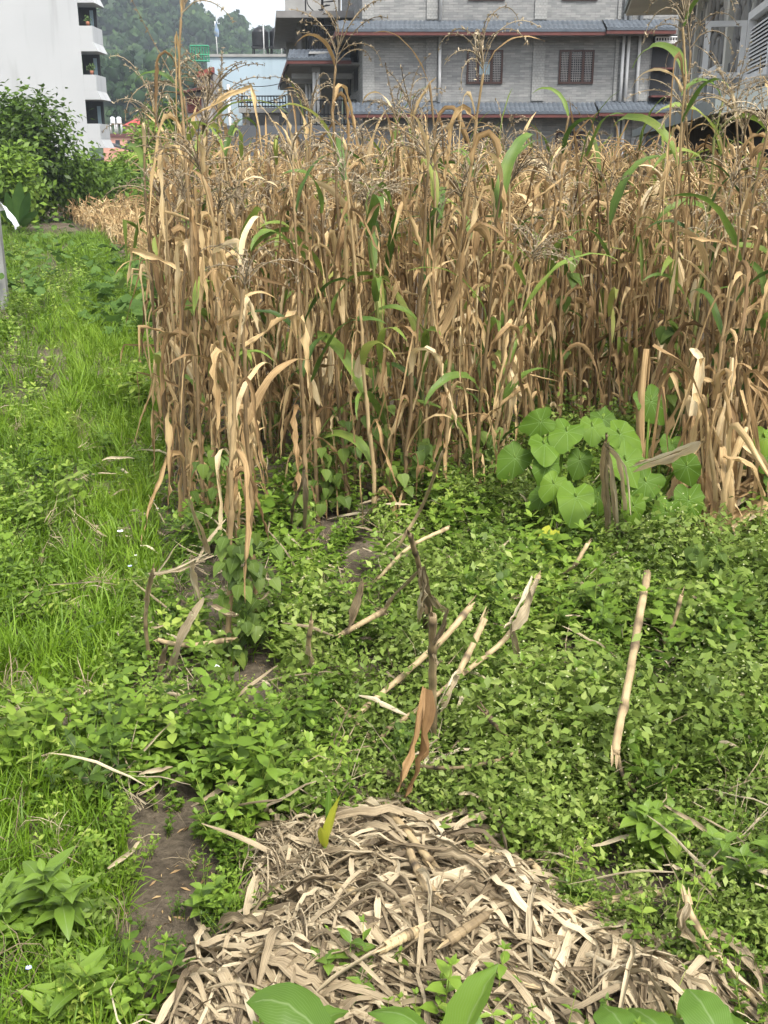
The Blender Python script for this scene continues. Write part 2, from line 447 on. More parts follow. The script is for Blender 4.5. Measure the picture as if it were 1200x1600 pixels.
s = rng.uniform(2.6, 5.2, len(X)) * np.where(Y < 290, .7, 1.0)
A = Acc(); pick = rng.integers(0, 7, len(X))
for k in range(7):
    q = pick == k; n = q.sum()
    Mx = rotm(rng.uniform(0, 6.28, n), rng.normal(0, .1, n), rng.normal(0, .1, n), s[q]); Mx[:, :, 2] *= rng.uniform(.9, 1.35, (n, 1))
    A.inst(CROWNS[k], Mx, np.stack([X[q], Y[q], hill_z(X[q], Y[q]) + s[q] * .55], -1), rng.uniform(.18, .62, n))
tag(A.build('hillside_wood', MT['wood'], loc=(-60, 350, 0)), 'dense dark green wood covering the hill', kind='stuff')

# ================================================================== BUILDINGS
def wx(px, Y, py=150): return at(px, py, Y)[0]
def wz(py, Y): return at(600, py, Y)[2]
def brickmat(name, c1, c2, cm, bw, rh, ms=.004, rough=.8, use='xz'):
    m, nt, out = newmat(name); L = nt.links.new
    g = N(nt, 'NewGeometry'); sx = N(nt, 'SeparateXYZ'); L(g.outputs['Position'], sx.inputs[0])
    ad = N(nt, 'Math', operation='ADD'); L(sx.outputs[0], ad.inputs[0]); L(sx.outputs[1], ad.inputs[1])
    cx = N(nt, 'CombineXYZ'); L(ad.outputs[0], cx.inputs[0]); L(sx.outputs[2], cx.inputs[1])
    b = N(nt, 'TexBrick', i_Scale=1.0); b.inputs['Color1'].default_value = (*c1, 1); b.inputs['Color2'].default_value = (*c2, 1); b.inputs['Mortar'].default_value = (*cm, 1)
    b.inputs['Brick Width'].default_value = bw; b.inputs['Row Height'].default_value = rh; b.inputs['Mortar Size'].default_value = ms; b.inputs['Bias'].default_value = -.1
    L(cx.outputs[0], b.inputs['Vector'])
    nz = N(nt, 'TexNoise', i_Scale=.6, i_Detail=6.0); L(g.outputs['Position'], nz.inputs['Vector'])
    r = ramp(nt, [(.3, (.82, .82, .82)), (.7, (1.08, 1.08, 1.06))]); L(nz.outputs['Fac'], r.inputs[0])
    mp = N(nt, 'Mapping'); mp.inputs['Scale'].default_value = (3.2, 3.2, 15); L(g.outputs['Position'], mp.inputs[0])
    n2 = N(nt, 'TexNoise', i_Scale=1.0, i_Detail=2.0); L(mp.outputs[0], n2.inputs['Vector'])
    r2 = ramp(nt, [(.3, (.84, .84, .85)), (.5, (1, 1, 1)), (.72, (1.1, 1.1, 1.09))]); L(n2.outputs['Fac'], r2.inputs[0])
    mc = N(nt, 'MixRGB', blend_type='MULTIPLY', i_Fac=1.0); L(b.outputs['Color'], mc.inputs[1]); L(r.outputs[0], mc.inputs[2])
    m2 = N(nt, 'MixRGB', blend_type='MULTIPLY', i_Fac=1.0); L(mc.outputs[0], m2.inputs[1]); L(r2.outputs[0], m2.inputs[2])
    p = N(nt, 'BsdfPrincipled', i_Roughness=rough); p.inputs['Specular IOR Level'].default_value = .25
    L(m2.outputs[0], p.inputs['Base Color'])
    bp = N(nt, 'Bump', i_Strength=.6, i_Distance=.02); L(b.outputs['Fac'], bp.inputs['Height']); bp.invert = True; L(bp.outputs[0], p.inputs['Normal'])
    L(p.outputs[0], out.inputs[0]); return m
MT['brick'] = brickmat('grey_brick_cladding', (.19, .195, .195), (.275, .275, .268), (.165, .168, .168), .36, .085, .006)
MT['pilaster'] = brickmat('pilaster_cladding', (.255, .26, .255), (.29, .29, .28), (.19, .19, .19), .12, .09, .006)
MT['tile'] = plain('blue_grey_tile', (.085, .10, .118), (.06, .071, .085), scale=2.5, rough=.55)
MT['redtrim'] = plain('red_brown_trim', (.11, .036, .03), (.08, .028, .025), rough=.6)
MT['soffit'] = plain('grey_soffit', (.20, .195, .19), (.16, .155, .15), rough=.8)
MT['darkwall_shade'] = plain('dark_wall_and_shade', (.045, .047, .05), (.03, .031, .034), rough=.8)  # near-black puts recess and porch shade into the colour; lean-to roof shares it
MT['white_pipe'] = plain('white_pipe', (.62, .63, .63), (.5, .5, .49), rough=.45)
MT['brownframe'] = plain('brown_window_frame', (.055, .028, .022), (.04, .02, .017), rough=.5)
MT['lattice'] = plain('pale_lattice', (.22, .21, .20), (.15, .14, .14), rough=.6)
MT['glass'] = glassmat('window_glass')
MT['curtain'] = plain('pale_curtain', (.32, .42, .46), (.25, .34, .38), rough=.9)
MT['iron'] = plain('dark_iron', (.03, .032, .036), (.02, .021, .024), rough=.5, metal=.3)
MT['concrete'] = plain('grey_concrete', (.30, .30, .29), (.22, .22, .21), scale=1.2, rough=.9)

def eave(parent, x0, x1, yw, yo, zw, ze, redh=.12):
    """pent roof of ribbed tiles along x: from the wall (yw, zw) out to its edge (yo, ze)"""
    xs = np.arange(x0, x1 + .001, .045); n = len(xs)
    rib = .035 * np.abs(np.sin(xs / .18 * PI))
    A = Acc()
    rows = []
    for k in range(6):
        f = k / 5; rows.append(np.stack([xs, np.full(n, yw + (yo - yw) * f), zw + (ze - zw) * f + rib + (.02 if k % 2 else 0)], -1))
    rows.append(np.stack([xs, np.full(n, yo), np.full(n, ze - .05)], -1))
    i = np.arange(6)[:, None] * n + np.arange(n - 1)[None]
    A.add(np.concatenate(rows), np.stack([i, i + 1, i + n + 1, i + n], -1).reshape(-1, 4))
    A.build('eave_tiles', MT['tile'], parent, smooth=False)
    box(Acc(), x0, x1, yo + .02, yo + .10, ze - .05 - redh, ze - .052).build('red_fascia', MT['redtrim'], parent, smooth=False)
    box(Acc(), x0 + .01, x1 - .01, yo + .101, yw - .003, ze - .16, ze - .10).build('soffit', MT['soffit'], parent, smooth=False)

def lattice_window(parent, x0, x1, z0, z1, yw, curtain=True):
    """brown three-light window with lattice bars, standing proud of the wall at yw"""
    fr = Acc(); t = .07; yf = yw - .06
    box(fr, x0, x1, yf, yw - .003, z0, z0 + t); box(fr, x0, x1, yf, yw - .003, z1 - t, z1)
    box(fr, x0, x0 + t, yf, yw - .003, z0 + t, z1 - t); box(fr, x1 - t, x1, yf, yw - .003, z0 + t, z1 - t)
    wn = fr.build('window', MT['brownframe'], parent, smooth=False)
    W = x1 - x0; a, b = x0 + W * .31, x0 + W * .69
    for c in (a, b): box(Acc(), c - .05, c + .05, yf + .004, yw - .005, z0 + t, z1 - t).build('mullion', MT['brownframe'], wn, smooth=False)
    box(Acc(), x0 + t, x1 - t, yw - .012, yw - .004, z0 + t, z1 - t).build('pane', MT['glass'], wn, smooth=False)
    for (p0, p1) in ((x0 + t, a - .05), (a + .05, b - .05), (b + .05, x1 - t)):
        A = Acc(); w_, h_ = p1 - p0, z1 - z0 - 2 * t
        for k in range(1, 5): xx = p0 + w_ * k / 5; box(A, xx - .011, xx + .011, yw - .034, yw - .02, z0 + t, z1 - t)
        for k in range(1, 13):
            if p0 == a + .05 and 4 <= k <= 7 and curtain: continue
            zz = z0 + t + h_ * k / 13; box(A, p0, p1, yw - .036, yw - .021, zz - .011, zz + .011)
        A.build('lattice', MT['lattice'], wn, smooth=False)
    if curtain: box(Acc(), a + .06, b - .07, yw - .019, yw - .014, z0 + t + (z1 - z0) * .22, z0 + t + (z1 - z0) * .58).build('curtain', MT['curtain'], wn, smooth=False)
    return wn
def railing(parent, p0, p1, z0, z1, nb, name='railing', r=.018, mat='iron'):
    A = Acc(); p0, p1 = np.array(p0, float), np.array(p1, float)
    for k in range(nb + 1):
        q = p0 + (p1 - p0) * k / nb; addtube(A, [[*q, z0], [*q, z1]], r, 4)
    for z in (z1, z0 + (z1 - z0) * .45, z0 + .06): addtube(A, [[*p0, z], [*p1, z]], r * 1.3, 4)
    return A.build(name, MT[mat], parent, smooth=False)

# ---- grey brick-clad house beyond the maize
YB = 43.0
gb = empty('brick_house', (4.5, YB, 0), 'grey brick-clad house with blue-grey tiled eaves and lattice windows', 'house')
xa, xb = wx(567, YB), wx(1056, YB)
A = Acc(); hexa(A, [(xa, YB, 0), (xb, YB, 0), (xb, YB + 11, 0), (xa - 1.15, YB + 11, 0)], [(xa, YB, 11.2), (xb, YB, 11.2), (xb, YB + 11, 11.2), (xa - 1.15, YB + 11, 11.2)])
A.build('wall', MT['brick'], gb, smooth=False)
zu, zl = wz(47, 42.1), wz(176, 42.1)
eave(gb, wx(525, 42.1, 47), wx(947, 42.1, 47), YB, 42.1, wz(33, YB), zu)
eave(gb, wx(947, 42.1, 47) + .012, wx(1056, 42.1, 47), YB, 42.0, wz(33, YB) + .03, zu + .04)
eave(gb, wx(541, 42.1, 176), wx(935, 42.1, 176), YB, 42.1, wz(161, YB), zl)
eave(gb, wx(935, 42.1, 176) + .012, wx(1050, 42.1, 176), YB, 42.0, wz(161, YB) + .04, zl + .05)
eave(gb, wx(525, 42.1, 47), wx(1056, 42.1, 47), YB, 42.1, 11.1, 10.75)
for px0, px1 in ((567, 585), (665, 682), (830, 849), (957, 962), (991, 1010)):
    z = [(0, zl - .2), (zl + .45, zu - .2), (zu + .45, 10.6)]
    for z0, z1 in z: box(Acc(), wx(px0, YB), wx(px1, YB), YB - .055, YB - .003, z0, z1).build('pilaster', MT['pilaster'], gb, smooth=False)
for px, segs in ((686, ((zl + .4, zu - .1), (zu + .4, 10.6))), (968, ((1, zl - .1), (zl + .4, zu - .1), (zu + .4, 10.6))), (976, ((1, zl - .1), (zl + .4, zu - .1), (zu + .4, 10.6))), (993, ((zl + .4, zu - .1), (zu + .4, 10.6)))):
    for z0, z1 in segs:
        x = wx(px, YB); A = Acc(); addtube(A, [[x, YB - .13, z0], [x, YB - .13, z1]], .06, 8); A.build('downpipe', MT['white_pipe'], gb)
for px0, px1, k in ((728, 784, 1), (871, 925, 1)):
    x0, x1 = wx(px0, YB), wx(px1, YB)
    h = wz(78, YB) - wz(131, YB)
    lattice_window(gb, x0, x1, wz(131, YB), wz(78, YB), YB, curtain=(px0 == 728))
    lattice_window(gb, x0, x1, wz(205, YB) - h * 1.25, wz(205, YB), YB, curtain=False)
    lattice_window(gb, x0, x1, wz(1, YB), wz(1, YB) + h, YB, curtain=False)
for py0, py1 in ((54, 158), (182, 262)):
    box(Acc(), wx(1014, YB), wx(1050, YB), YB - .03, YB - .004, wz(py1, YB), wz(py0, YB)).build('balcony_shade_panel', MT['darkwall_shade'], gb, smooth=False)  # flat dark panel on the wall, painting the shade of a recessed balcony
for py in (72, 107, 150): box(Acc(), wx(1013, YB), wx(1052, YB), YB - .5, YB - .033, wz(py + 3, YB), wz(py, YB)).build('balcony_edge', MT['redtrim'], gb, smooth=False)
railing(gb, (wx(1014, YB), YB - .45), (wx(1051, YB), YB - .45), wz(72, YB), wz(60, YB), 9, mat='white_pipe', r=.02)
# left return of the upper eave, running back
a0, a1, b0, b1 = at(525, 47, 42.1), np.array([xa, YB - .01, zu]), at(506, 83, 51.7), np.array([xa - 1.0, 52.0, zu])
b0[2] = zu; a0[2] = zu
hexa(Acc(), [a0 - [0, 0, .16], a1 - [.02, 0, .16], b1 - [.02, 0, .16], b0 - [0, 0, .16]], [a0 - [0, 0, .05], a1 - [.02, 0, .05], b1 - [.02, 0, .05], b0 - [0, 0, .05]]).build('soffit', MT['soffit'], gb, smooth=False)
hexa(Acc(), [a0 - [0, 0, .04], a1 - [.02, 0, .04], b1 - [.02, 0, .04], b0 - [0, 0, .04]], [a0 + [0, 0, .03], a1 + [-.02, 0, .42], b1 + [-.02, 0, .42], b0 + [0, 0, .03]]).build('eave_tiles', MT['tile'], gb, smooth=False)
hexa(Acc(), [a0 - [.03, 0, .2], a0 - [.005, 0, .2], b0 - [.005, 0, .2], b0 - [.03, 0, .2]], [a0 - [.03, 0, .03], a0 - [.005, 0, .03], b0 - [.005, 0, .03], b0 - [.03, 0, .03]]).build('red_fascia', MT['redtrim'], gb, smooth=False)
# openings on the side wall
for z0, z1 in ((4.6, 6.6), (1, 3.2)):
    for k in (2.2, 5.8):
        x = xa - .105 * k; hexa(Acc(), [(x - .03, YB + k, z0), (x + .05, YB + k, z0), (x - .13, YB + k + 1.6, z0), (x - .21, YB + k + 1.6, z0)], [(x - .03, YB + k, z1), (x + .05, YB + k, z1), (x - .13, YB + k + 1.6, z1), (x - .21, YB + k + 1.6, z1)]).build('side_window', MT['darkwall_shade'], gb, smooth=False)

# porch wing on the left: tiled hip eave on paired columns, terrace with spiral stair above
pw = empty('porch_wing', (-3.2, 47, 0), 'shaded porch wing with paired pale columns and tiled eave left of brick house', 'porch')
zp = wz(92, 44.2); xl, xr = wx(449, 44.2, 92), wx(549, 44.2, 92)
eave(pw, xl, xr, 45.4, 44.2, zp + .42, zp)
e0, e1 = np.array([xl, 44.2, zp]), np.array([at(435, 133, 61)[0], 61, zp])
hexa(Acc(), [e0 - [0, 0, .05], e0 + [1.2, 1.2, -.05], e1 + [1.2, 0, -.05], e1 - [0, 0, .05]], [e0 + [0, 0, .02], e0 + [1.2, 1.2, .42], e1 + [1.2, 0, .42], e1 + [0, 0, .02]]).build('eave_tiles', MT['tile'], pw, smooth=False)
hexa(Acc(), [e0 - [0.03, 0, .2], e0 - [.004, 0, .2], e1 - [.004, 0, .2], e1 - [.03, 0, .2]], [e0 - [0.03, 0, .04], e0 - [.004, 0, .04], e1 - [.004, 0, .04], e1 - [.03, 0, .04]]).build('red_fascia', MT['redtrim'], pw, smooth=False)
hexa(Acc(), [(xl + .05, 44.3, zp - .22), (xa - .1, 44.3, zp - .22), (xa - 1.8, 61, zp - .22), (e1[0] + .05, 61, zp - .22)], [(xl + .05, 44.3, zp - .12), (xa - .1, 44.3, zp - .12), (xa - 1.8, 61, zp - .12), (e1[0] + .05, 61, zp - .12)]).build('ceiling', MT['soffit'], pw, smooth=False)
hexa(Acc(), [(xl + .8, 44.4, zp + .2), (xa - .25, 44.4 + 1.2, zp + .2), (xa - 1.8, 61, zp + .2), (e1[0] + 1, 61, zp + .2)], [(xl + .8, 45.6, zp + .45), (xa - .25, 45.6, zp + .45), (xa - 1.8, 61, zp + .45), (e1[0] + 1, 61, zp + .45)]).build('terrace_slab', MT['concrete'], pw, smooth=False)
zf = wz(197, 45)
hexa(Acc(), [(xl + .3, 44.6, zf - .3), (xa - .1, 44.6, zf - .3), (xa - 1.8, 61, zf - .3), (e1[0] + .6, 61, zf - .3)], [(xl + .3, 44.6, zf), (xa - .1, 44.6, zf), (xa - 1.8, 61, zf), (e1[0] + .6, 61, zf)]).build('floor_slab', MT['concrete'], pw, smooth=False)
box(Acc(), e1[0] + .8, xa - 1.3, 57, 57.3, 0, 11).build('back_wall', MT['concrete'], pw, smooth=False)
box(Acc(), xl + .8, xa - .3, 47.5, 47.8, 0, zf - .3).build('lower_wall', MT['darkwall_shade'], pw, smooth=False)
box(Acc(), xl + 1.8, xa - .8, 53, 53.2, zf, zp - .23).build('inner_wall', MT['darkwall_shade'], pw, smooth=False)
for px, Y in ((491.5, 45), (497.5, 45), (480, 49), (485, 49)):
    x = wx(px, Y); A = Acc(); addtube(A, [[x, Y, zf], [x, Y, zp - .42]], .075, 10); A.build('column', MT['white_pipe'], pw)
for px0, px1, Y in ((488, 501, 45), (477, 488, 49)):
    box(Acc(), wx(px0, Y), wx(px1, Y), Y - .15, Y + .15, zp - .42, zp - .225).build('column_capital', MT['concrete'], pw, smooth=False)
for Y in (45.5, 48.5, 51.5): box(Acc(), xl + .2 - .1 * (Y - 44), xa - .3 - .1 * (Y - 44), Y, Y + .3, zp - .62, zp - .425).build('beam', MT['concrete'], pw, smooth=False)
railing(pw, (xl + .4, 44.75), (xa - .3, 44.75), zf, zf + .95, 14)
railing(pw, (xl + .9, 46), (xa - .4, 46), zp + .45, zp + 1.35, 16)
railing(pw, (xl + .9, 46), (xl + .1, 54), zp + .45, zp + 1.35, 20)
# spiral stair on the terrace
A = Acc(); cx, cy = wx(503, 47, 50), 47.6
for k in range(22):
    a = k * .5; z = zp + .5 + k * .17
    hexa(A, [(cx, cy, z), (cx + .05, cy, z), (cx + .62 * math.cos(a + .3), cy + .62 * math.sin(a + .3), z), (cx + .62 * math.cos(a), cy + .62 * math.sin(a), z)],
         [(cx, cy, z + .03), (cx + .05, cy, z + .03), (cx + .62 * math.cos(a + .3), cy + .62 * math.sin(a + .3), z + .03), (cx + .62 * math.cos(a), cy + .62 * math.sin(a), z + .03)])
A.build('stair_treads', MT['iron'], pw, smooth=False)
A = Acc(); addtube(A, [[cx, cy, zp + .45], [cx, cy, 11.2]], .05, 8)
addtube(A, [[cx + .62 * math.cos(k * .25), cy + .62 * math.sin(k * .25), zp + 1.35 + k * .085] for k in range(44)], .02, 5)
for sgn in (-1, 1): addtube(A, [[cx + .68 * sgn, cy, zp + .45], [cx + .68 * sgn, cy, 11.]], .03, 6)
A.build('stair_rail', MT['iron'], pw)
zt = wz(32, 48)
hexa(Acc(), [(wx(432, 47, 32), 47, zt), (xa - .2, 47, zt), (xa - 1.6, 60, zt), (wx(432, 47, 32) - 1.4, 60, zt)], [(wx(432, 47, 32) + .0, 47, zt + .25), (xa - .2, 47, zt + .25), (xa - 1.6, 60, zt + .25), (wx(432, 47, 32) - 1.4, 60, zt + .25)]).build('upper_roof', MT['soffit'], pw, smooth=False)
box(Acc(), wx(478, 52), xa - .9, 52, 52.2, zp + .45, zt).build('upper_wall', MT['concrete'], pw, smooth=False)
for px, Y in ((470, 49), (467, 51)):
    x = wx(px, Y); box(Acc(), x - .09, x + .09, Y, Y + .2, zp + .45, zt).build('post', MT['soffit'], pw, smooth=False)

# ---- pale blue rendered building with roof tanks, farther back
YP = 62.0
MT['paleblue'] = plain('pale_blue_render', (.345, .43, .485), (.31, .395, .45), scale=.5, rough=.85, stain=(.25, .32, .36))
MT['tank'] = plain('black_plastic', (.022, .024, .027), (.016, .017, .02), rough=.45)
MT['redbrick'] = plain('red_paint', (.26, .06, .045), (.20, .05, .04), rough=.7)
MT['render'] = plain('grey_render', (.34, .32, .30), (.26, .245, .23), scale=1.5, rough=.9)
MT['green_paint'] = plain('green_rail_paint', (.05, .26, .15), rough=.5)
bl = empty('blue_building', (wx(385, YP), YP, 0), 'pale blue rendered building with bare flat wall below the hill', 'building')
x0, x1 = wx(326, YP), wx(452, YP); ztop = wz(89, YP)
box(Acc(), x0, x1, YP, YP + 9, 0, ztop).build('wall', MT['paleblue'], bl, smooth=False)
box(Acc(), x0 - .08, x1 + .05, YP - .08, YP + 9.1, ztop + .003, ztop + .14).build('parapet_cap', MT['concrete'], bl, smooth=False)
railing(bl, (wx(304, YP), YP - .6), (wx(332, YP), YP - .6), ztop - .3, ztop + .5, 7, mat='green_paint', r=.03)
A = Acc(); zb = wz(200, YP - 3)
box(A, wx(372, YP - 3), wx(446, YP - 3), YP - 3, YP - .003, wz(168, YP - 3) - .25, wz(168, YP - 3)); A.build('balcony_slab', MT['concrete'], bl, smooth=False)
railing(bl, (wx(372, YP - 3), YP - 2.9), (wx(446, YP - 3), YP - 2.9), wz(168, YP - 3), wz(150, YP - 3), 16, r=.025)
box(Acc(), wx(376, YP - 3), wx(444, YP - 3), YP - 2.6, YP - .1, 0, wz(168, YP - 3) - .253).build('lower_room', MT['render'], bl, smooth=False)
for px in (388, 402, 434): box(Acc(), wx(px, YP - 3), wx(px + 11, YP - 3), YP - 2.66, YP - 2.603, wz(196, YP - 3), wz(177, YP - 3)).build('window', MT['glass'], bl, smooth=False)
A = Acc(); addtube(A, [[wx(359, YP - 3), YP - 3, 0], [wx(357, YP - 3), YP - 3, wz(132, YP - 3)]], .08, 8)
tag(A.build('white_pole', MT['white_pipe']), 'slim white pole in front of the pale blue wall', 'pole')
for n_, (px0, px1, lab) in enumerate(((393, 420, 'black roof water tank, left of the two above the pale blue wall'), (421, 447, 'black roof water tank, right of the two above the pale blue wall'))):
    xm = (wx(px0, YP + 2, 60) + wx(px1, YP + 2, 60)) / 2; r = (wx(px1, YP + 2, 60) - wx(px0, YP + 2, 60)) / 2 * .95
    z0, z1 = wz(73, YP + 2), wz(42, YP + 2)
    t = empty('water_tank', (xm, YP + 2, ztop + .14), lab, 'water tank', 'black tanks on the blue building')
    A = Acc(); zz = np.linspace(z0, z1 - .25, 15); rr = r * (1 + .025 * (np.arange(15) % 2))
    addtube(A, [[xm, YP + 2, z] for z in zz] + [[xm, YP + 2, z1 - .1], [xm, YP + 2, z1]], np.concatenate([rr, [r * .7, r * .3]]), 18); A.build('body', MT['tank'], t)
    A = Acc(); box(A, xm - r, xm + r, YP + 2 - r, YP + 2 + r, z0 - .1, z0 - .003)
    for sx in (-.85, .85):
        for sy in (-.85, .85): addtube(A, [[xm + r * sx, YP + 2 + r * sy, ztop + .1], [xm + r * sx, YP + 2 + r * sy, z0 - .1]], .04, 5)
    A.build('stand', MT['iron'], t, smooth=False)
    A = Acc(); addtube(A, [[xm + r * .55, YP + 2 - r - .1, ztop + .1], [xm + r * .55, YP + 2 - r - .1, z1 + .5]], .035, 6); A.build('pipe', MT['white_pipe'], t)
# red shuttered corner house left of it
rh = empty('red_house', (wx(303, 58), 58, 0), 'small grey house with red shutter and red parapet behind the maize', 'house')
x0, x1 = wx(287, 58), wx(331, 58)
box(Acc(), x0, x1, 58, 61.5, 0, wz(145, 58)).build('wall', MT['render'], rh, smooth=False)
box(Acc(), x0 + .6, x1, 58.6, 61.5, wz(145, 58), wz(112, 58)).build('upper_wall', MT['render'], rh, smooth=False)
hexa(Acc(), [(x0 - .3, 57.5, wz(148, 58)), (x1, 57.5, wz(138, 58)), (x1, 58.8, wz(138, 58)), (x0 - .3, 58.8, wz(148, 58))], [(x0 - .3, 57.5, wz(145, 58)), (x1, 57.5, wz(134, 58)), (x1, 58.8, wz(130, 58)), (x0 - .3, 58.8, wz(141, 58))]).build('lean_to_roof', MT['redtrim'], rh, smooth=False)
hexa(Acc(), [(x0 + .7, 58.2, wz(120, 58)), (x1 + .1, 58.2, wz(114, 58)), (x1 + .1, 58.7, wz(114, 58)), (x0 + .7, 58.7, wz(120, 58))], [(x0 + .7, 58.2, wz(112, 58)), (x1 + .1, 58.2, wz(104, 58)), (x1 + .1, 58.7, wz(104, 58)), (x0 + .7, 58.7, wz(112, 58))]).build('parapet', MT['redbrick'], rh, smooth=False)
sh = box(Acc(), wx(292, 58), wx(314, 58), 57.93, 57.997, wz(176, 58), wz(151, 58)).build('shutter', MT['redbrick'], rh, smooth=False)
for k in range(7):
    z = wz(175 - k * 3.5, 58); box(Acc(), wx(292.5, 58), wx(313.5, 58), 57.88, 57.928, z, z + .06).build('slat', MT['redtrim'], sh, smooth=False)
box(Acc(), x0 - .25, x1, 57.6, 57.997, wz(199, 58), wz(195, 58)).build('ledge', MT['redtrim'], rh, smooth=False)
# flag pole on the roof
fp = empty('prayer_flag_pole', (wx(338, 60), 63, ztop), 'thin pole with small blue flag above the pale blue roof', 'flag pole')
A = Acc(); addtube(A, [[wx(339, 63, 60), 63, ztop], [wx(337, 63, 60), 63, wz(33, 63)]], .03, 6); A.build('pole', MT['white_pipe'], fp)
MT['flag'] = plain('faded_blue_cloth', (.12, .22, .42), (.3, .3, .2), scale=4)
A = Acc(); addstrip(A, curve([(wx(338, 63, 40), 62.96, wz(36, 63)), (wx(338.5, 63, 40), 62.9, wz(48, 63)), (wx(338, 63, 40), 62.95, wz(57, 63))], 8), .13, twist=np.linspace(0, 2, 8)); A.build('flag', MT['flag'], fp)

# ---- dark compound wall behind the maize and the fence right of it
MT['slate'] = plain('dark_slate_render', (.085, .092, .10), (.065, .07, .078), scale=.7, rough=.8)
cw = empty('compound_wall', (wx(380, 40), 40, 0), 'dark grey compound wall standing behind the dry maize', 'wall')
box(Acc(), wx(287, 40), wx(560, 40), 40, 40.25, 0, wz(196, 40)).build('panel', MT['slate'], cw, smooth=False)
box(Acc(), wx(277, 40), wx(290, 40) - .004, 39.8, 40.3, 0, wz(258, 40)).build('end_pier', MT['slate'], cw, smooth=False)
railing(cw, (wx(277, 40), 40.05), (wx(290, 40) - .02, 40.05), wz(258, 40), wz(225, 40), 3)
fn = empty('iron_fence', (wx(800, 41), 41, 0), 'dark iron fence at the foot of the brick house', 'fence')
box(Acc(), wx(562, 41), wx(1130, 41), 41, 41.2, 0, .75).build('plinth', MT['concrete'], fn, smooth=False)
for k in range(12):
    q0, q1 = wx(562 + k * 47, 41), wx(562 + k * 47 + 46, 41)
    railing(fn, (q0, 41.1), (q1, 41.1), .75, wz(252, 41) + .1, 10, name='fence_panel', r=.014)
MT['net'] = plain('green_shade_net', (.03, .30, .22), (.02, .20, .15), scale=6, rough=.9)
A = Acc(); p_ = [at(935 + k * 4, 291 + 5 * math.sin(k * 1.3), 38) for k in range(13)]
addstrip(A, p_, .28, side0=(0, .3, 1), ripple=np.random.default_rng(2).normal(0, .05, (13, 3)))
tag(A.build('shade_net', MT['net']), 'bundle of green shade net behind the maize near the fence', 'net')

# ---- stone-clad house at the right
rs = empty('stone_house', (8.3, 30, 0), 'house clad in grey crazy-paved stone with white posts and casement windows', 'house')
U, Nn, P0 = np.array([-.165, -.986, 0]), np.array([-.986, .165, 0]), np.array([7.7, 30., 0])
def W3(V):
    V = np.asarray(V, float); return P0 + V[..., 0:1] * U + V[..., 1:2] * Nn + V[..., 2:3] * np.array([0, 0, 1.])
def onwall(px, py, o=0.):
    d = ray(px, py); c = np.array([0, 0, CAM_H]); q = P0 + o * Nn
    k = (q - c).dot(Nn) / d.dot(Nn); p = c + d * k
    return (p - P0).dot(U), p[2]
MT['mortar'] = plain('stone_mortar', (.06, .058, .056), (.04, .039, .038), scale=5, rough=.95)
MT['stone'] = leafmat('stone_cladding', [(0, (.11, .11, .108)), (.4, (.21, .21, .205)), (.75, (.33, .33, .315)), (1, (.50, .49, .46))], 0, .85, .2, objvar=.0, blotch=.18, bscale=9)
MT['offwhite'] = plain('off_white_paint', (.60, .60, .55), (.50, .50, .455), scale=1.2, rough=.7)
MT['eavegrey'] = plain('grey_green_roof_sheet', (.20, .225, .22), (.165, .19, .185), scale=1.5, rough=.7)
MT['whiteframe'] = plain('white_frame', (.72, .73, .73), (.63, .64, .64), rough=.5)
def bx(t0, t1, o0, o1, z0, z1, name, mat, parent=rs):
    return box(Acc(), t0, t1, o0, o1, z0, z1, M=W3).build(name, MT[mat], parent, smooth=False)
ZL, ZU = 2.83, 5.77
bx(-.15, 17, -8, 0, 0, ZU + .05, 'wall', 'mortar')
def hx(bot, top, name, mat, parent=rs): return hexa(Acc(), W3(np.array(bot)), W3(np.array(top))).build(name, MT[mat], parent, smooth=False)
hx([(-1.3, .01, ZL - .1), (17.2, .01, ZL - .1), (17.2, 1.05, ZL - .18), (-1.3, 1.05, ZL - .18)], [(-1.3, .01, ZL + .22), (17.2, .01, ZL + .22), (17.2, 1.05, ZL), (-1.3, 1.05, ZL)], 'lower_eave', 'eavegrey')
hx([(-1.3, -6, ZU - .03), (17.2, -6, ZU - .03), (17.2, 1.43, ZU - .03), (-1.3, 1.43, ZU - .03)], [(-1.3, -6, ZU + .02), (17.2, -6, ZU + .02), (17.2, 1.43, ZU + .02), (-1.3, 1.43, ZU + .02)], 'soffit', 'offwhite')
hx([(-1.35, -6, ZU + .025), (17.3, -6, ZU + .025), (17.3, 1.48, ZU + .025), (-1.35, 1.48, ZU + .025)], [(-1.35, -6, ZU + 1.7), (17.3, -6, ZU + 1.7), (17.3, 1.48, ZU + .2), (-1.35, 1.48, ZU + .2)], 'roof', 'eavegrey')
posts = []
for px, py, wd in ((1062, 120, .3), (1093, 80, .26), (1142, 100, .3)):
    t = onwall(px, py)[0]; posts.append((t - wd / 2, t + wd / 2)); bx(t - wd / 2, t + wd / 2, .003, .13, ZL + .2, ZU - .04, 'post', 'offwhite')
w1 = (onwall(1100, 150)[0], onwall(1127, 150)[0], onwall(1112, 182)[1], onwall(1112, 112)[1])
w2 = (onwall(1180, 70)[0], onwall(1180, 70)[0] + 2.2, onwall(1172, 133)[1], onwall(1185, 20)[1])
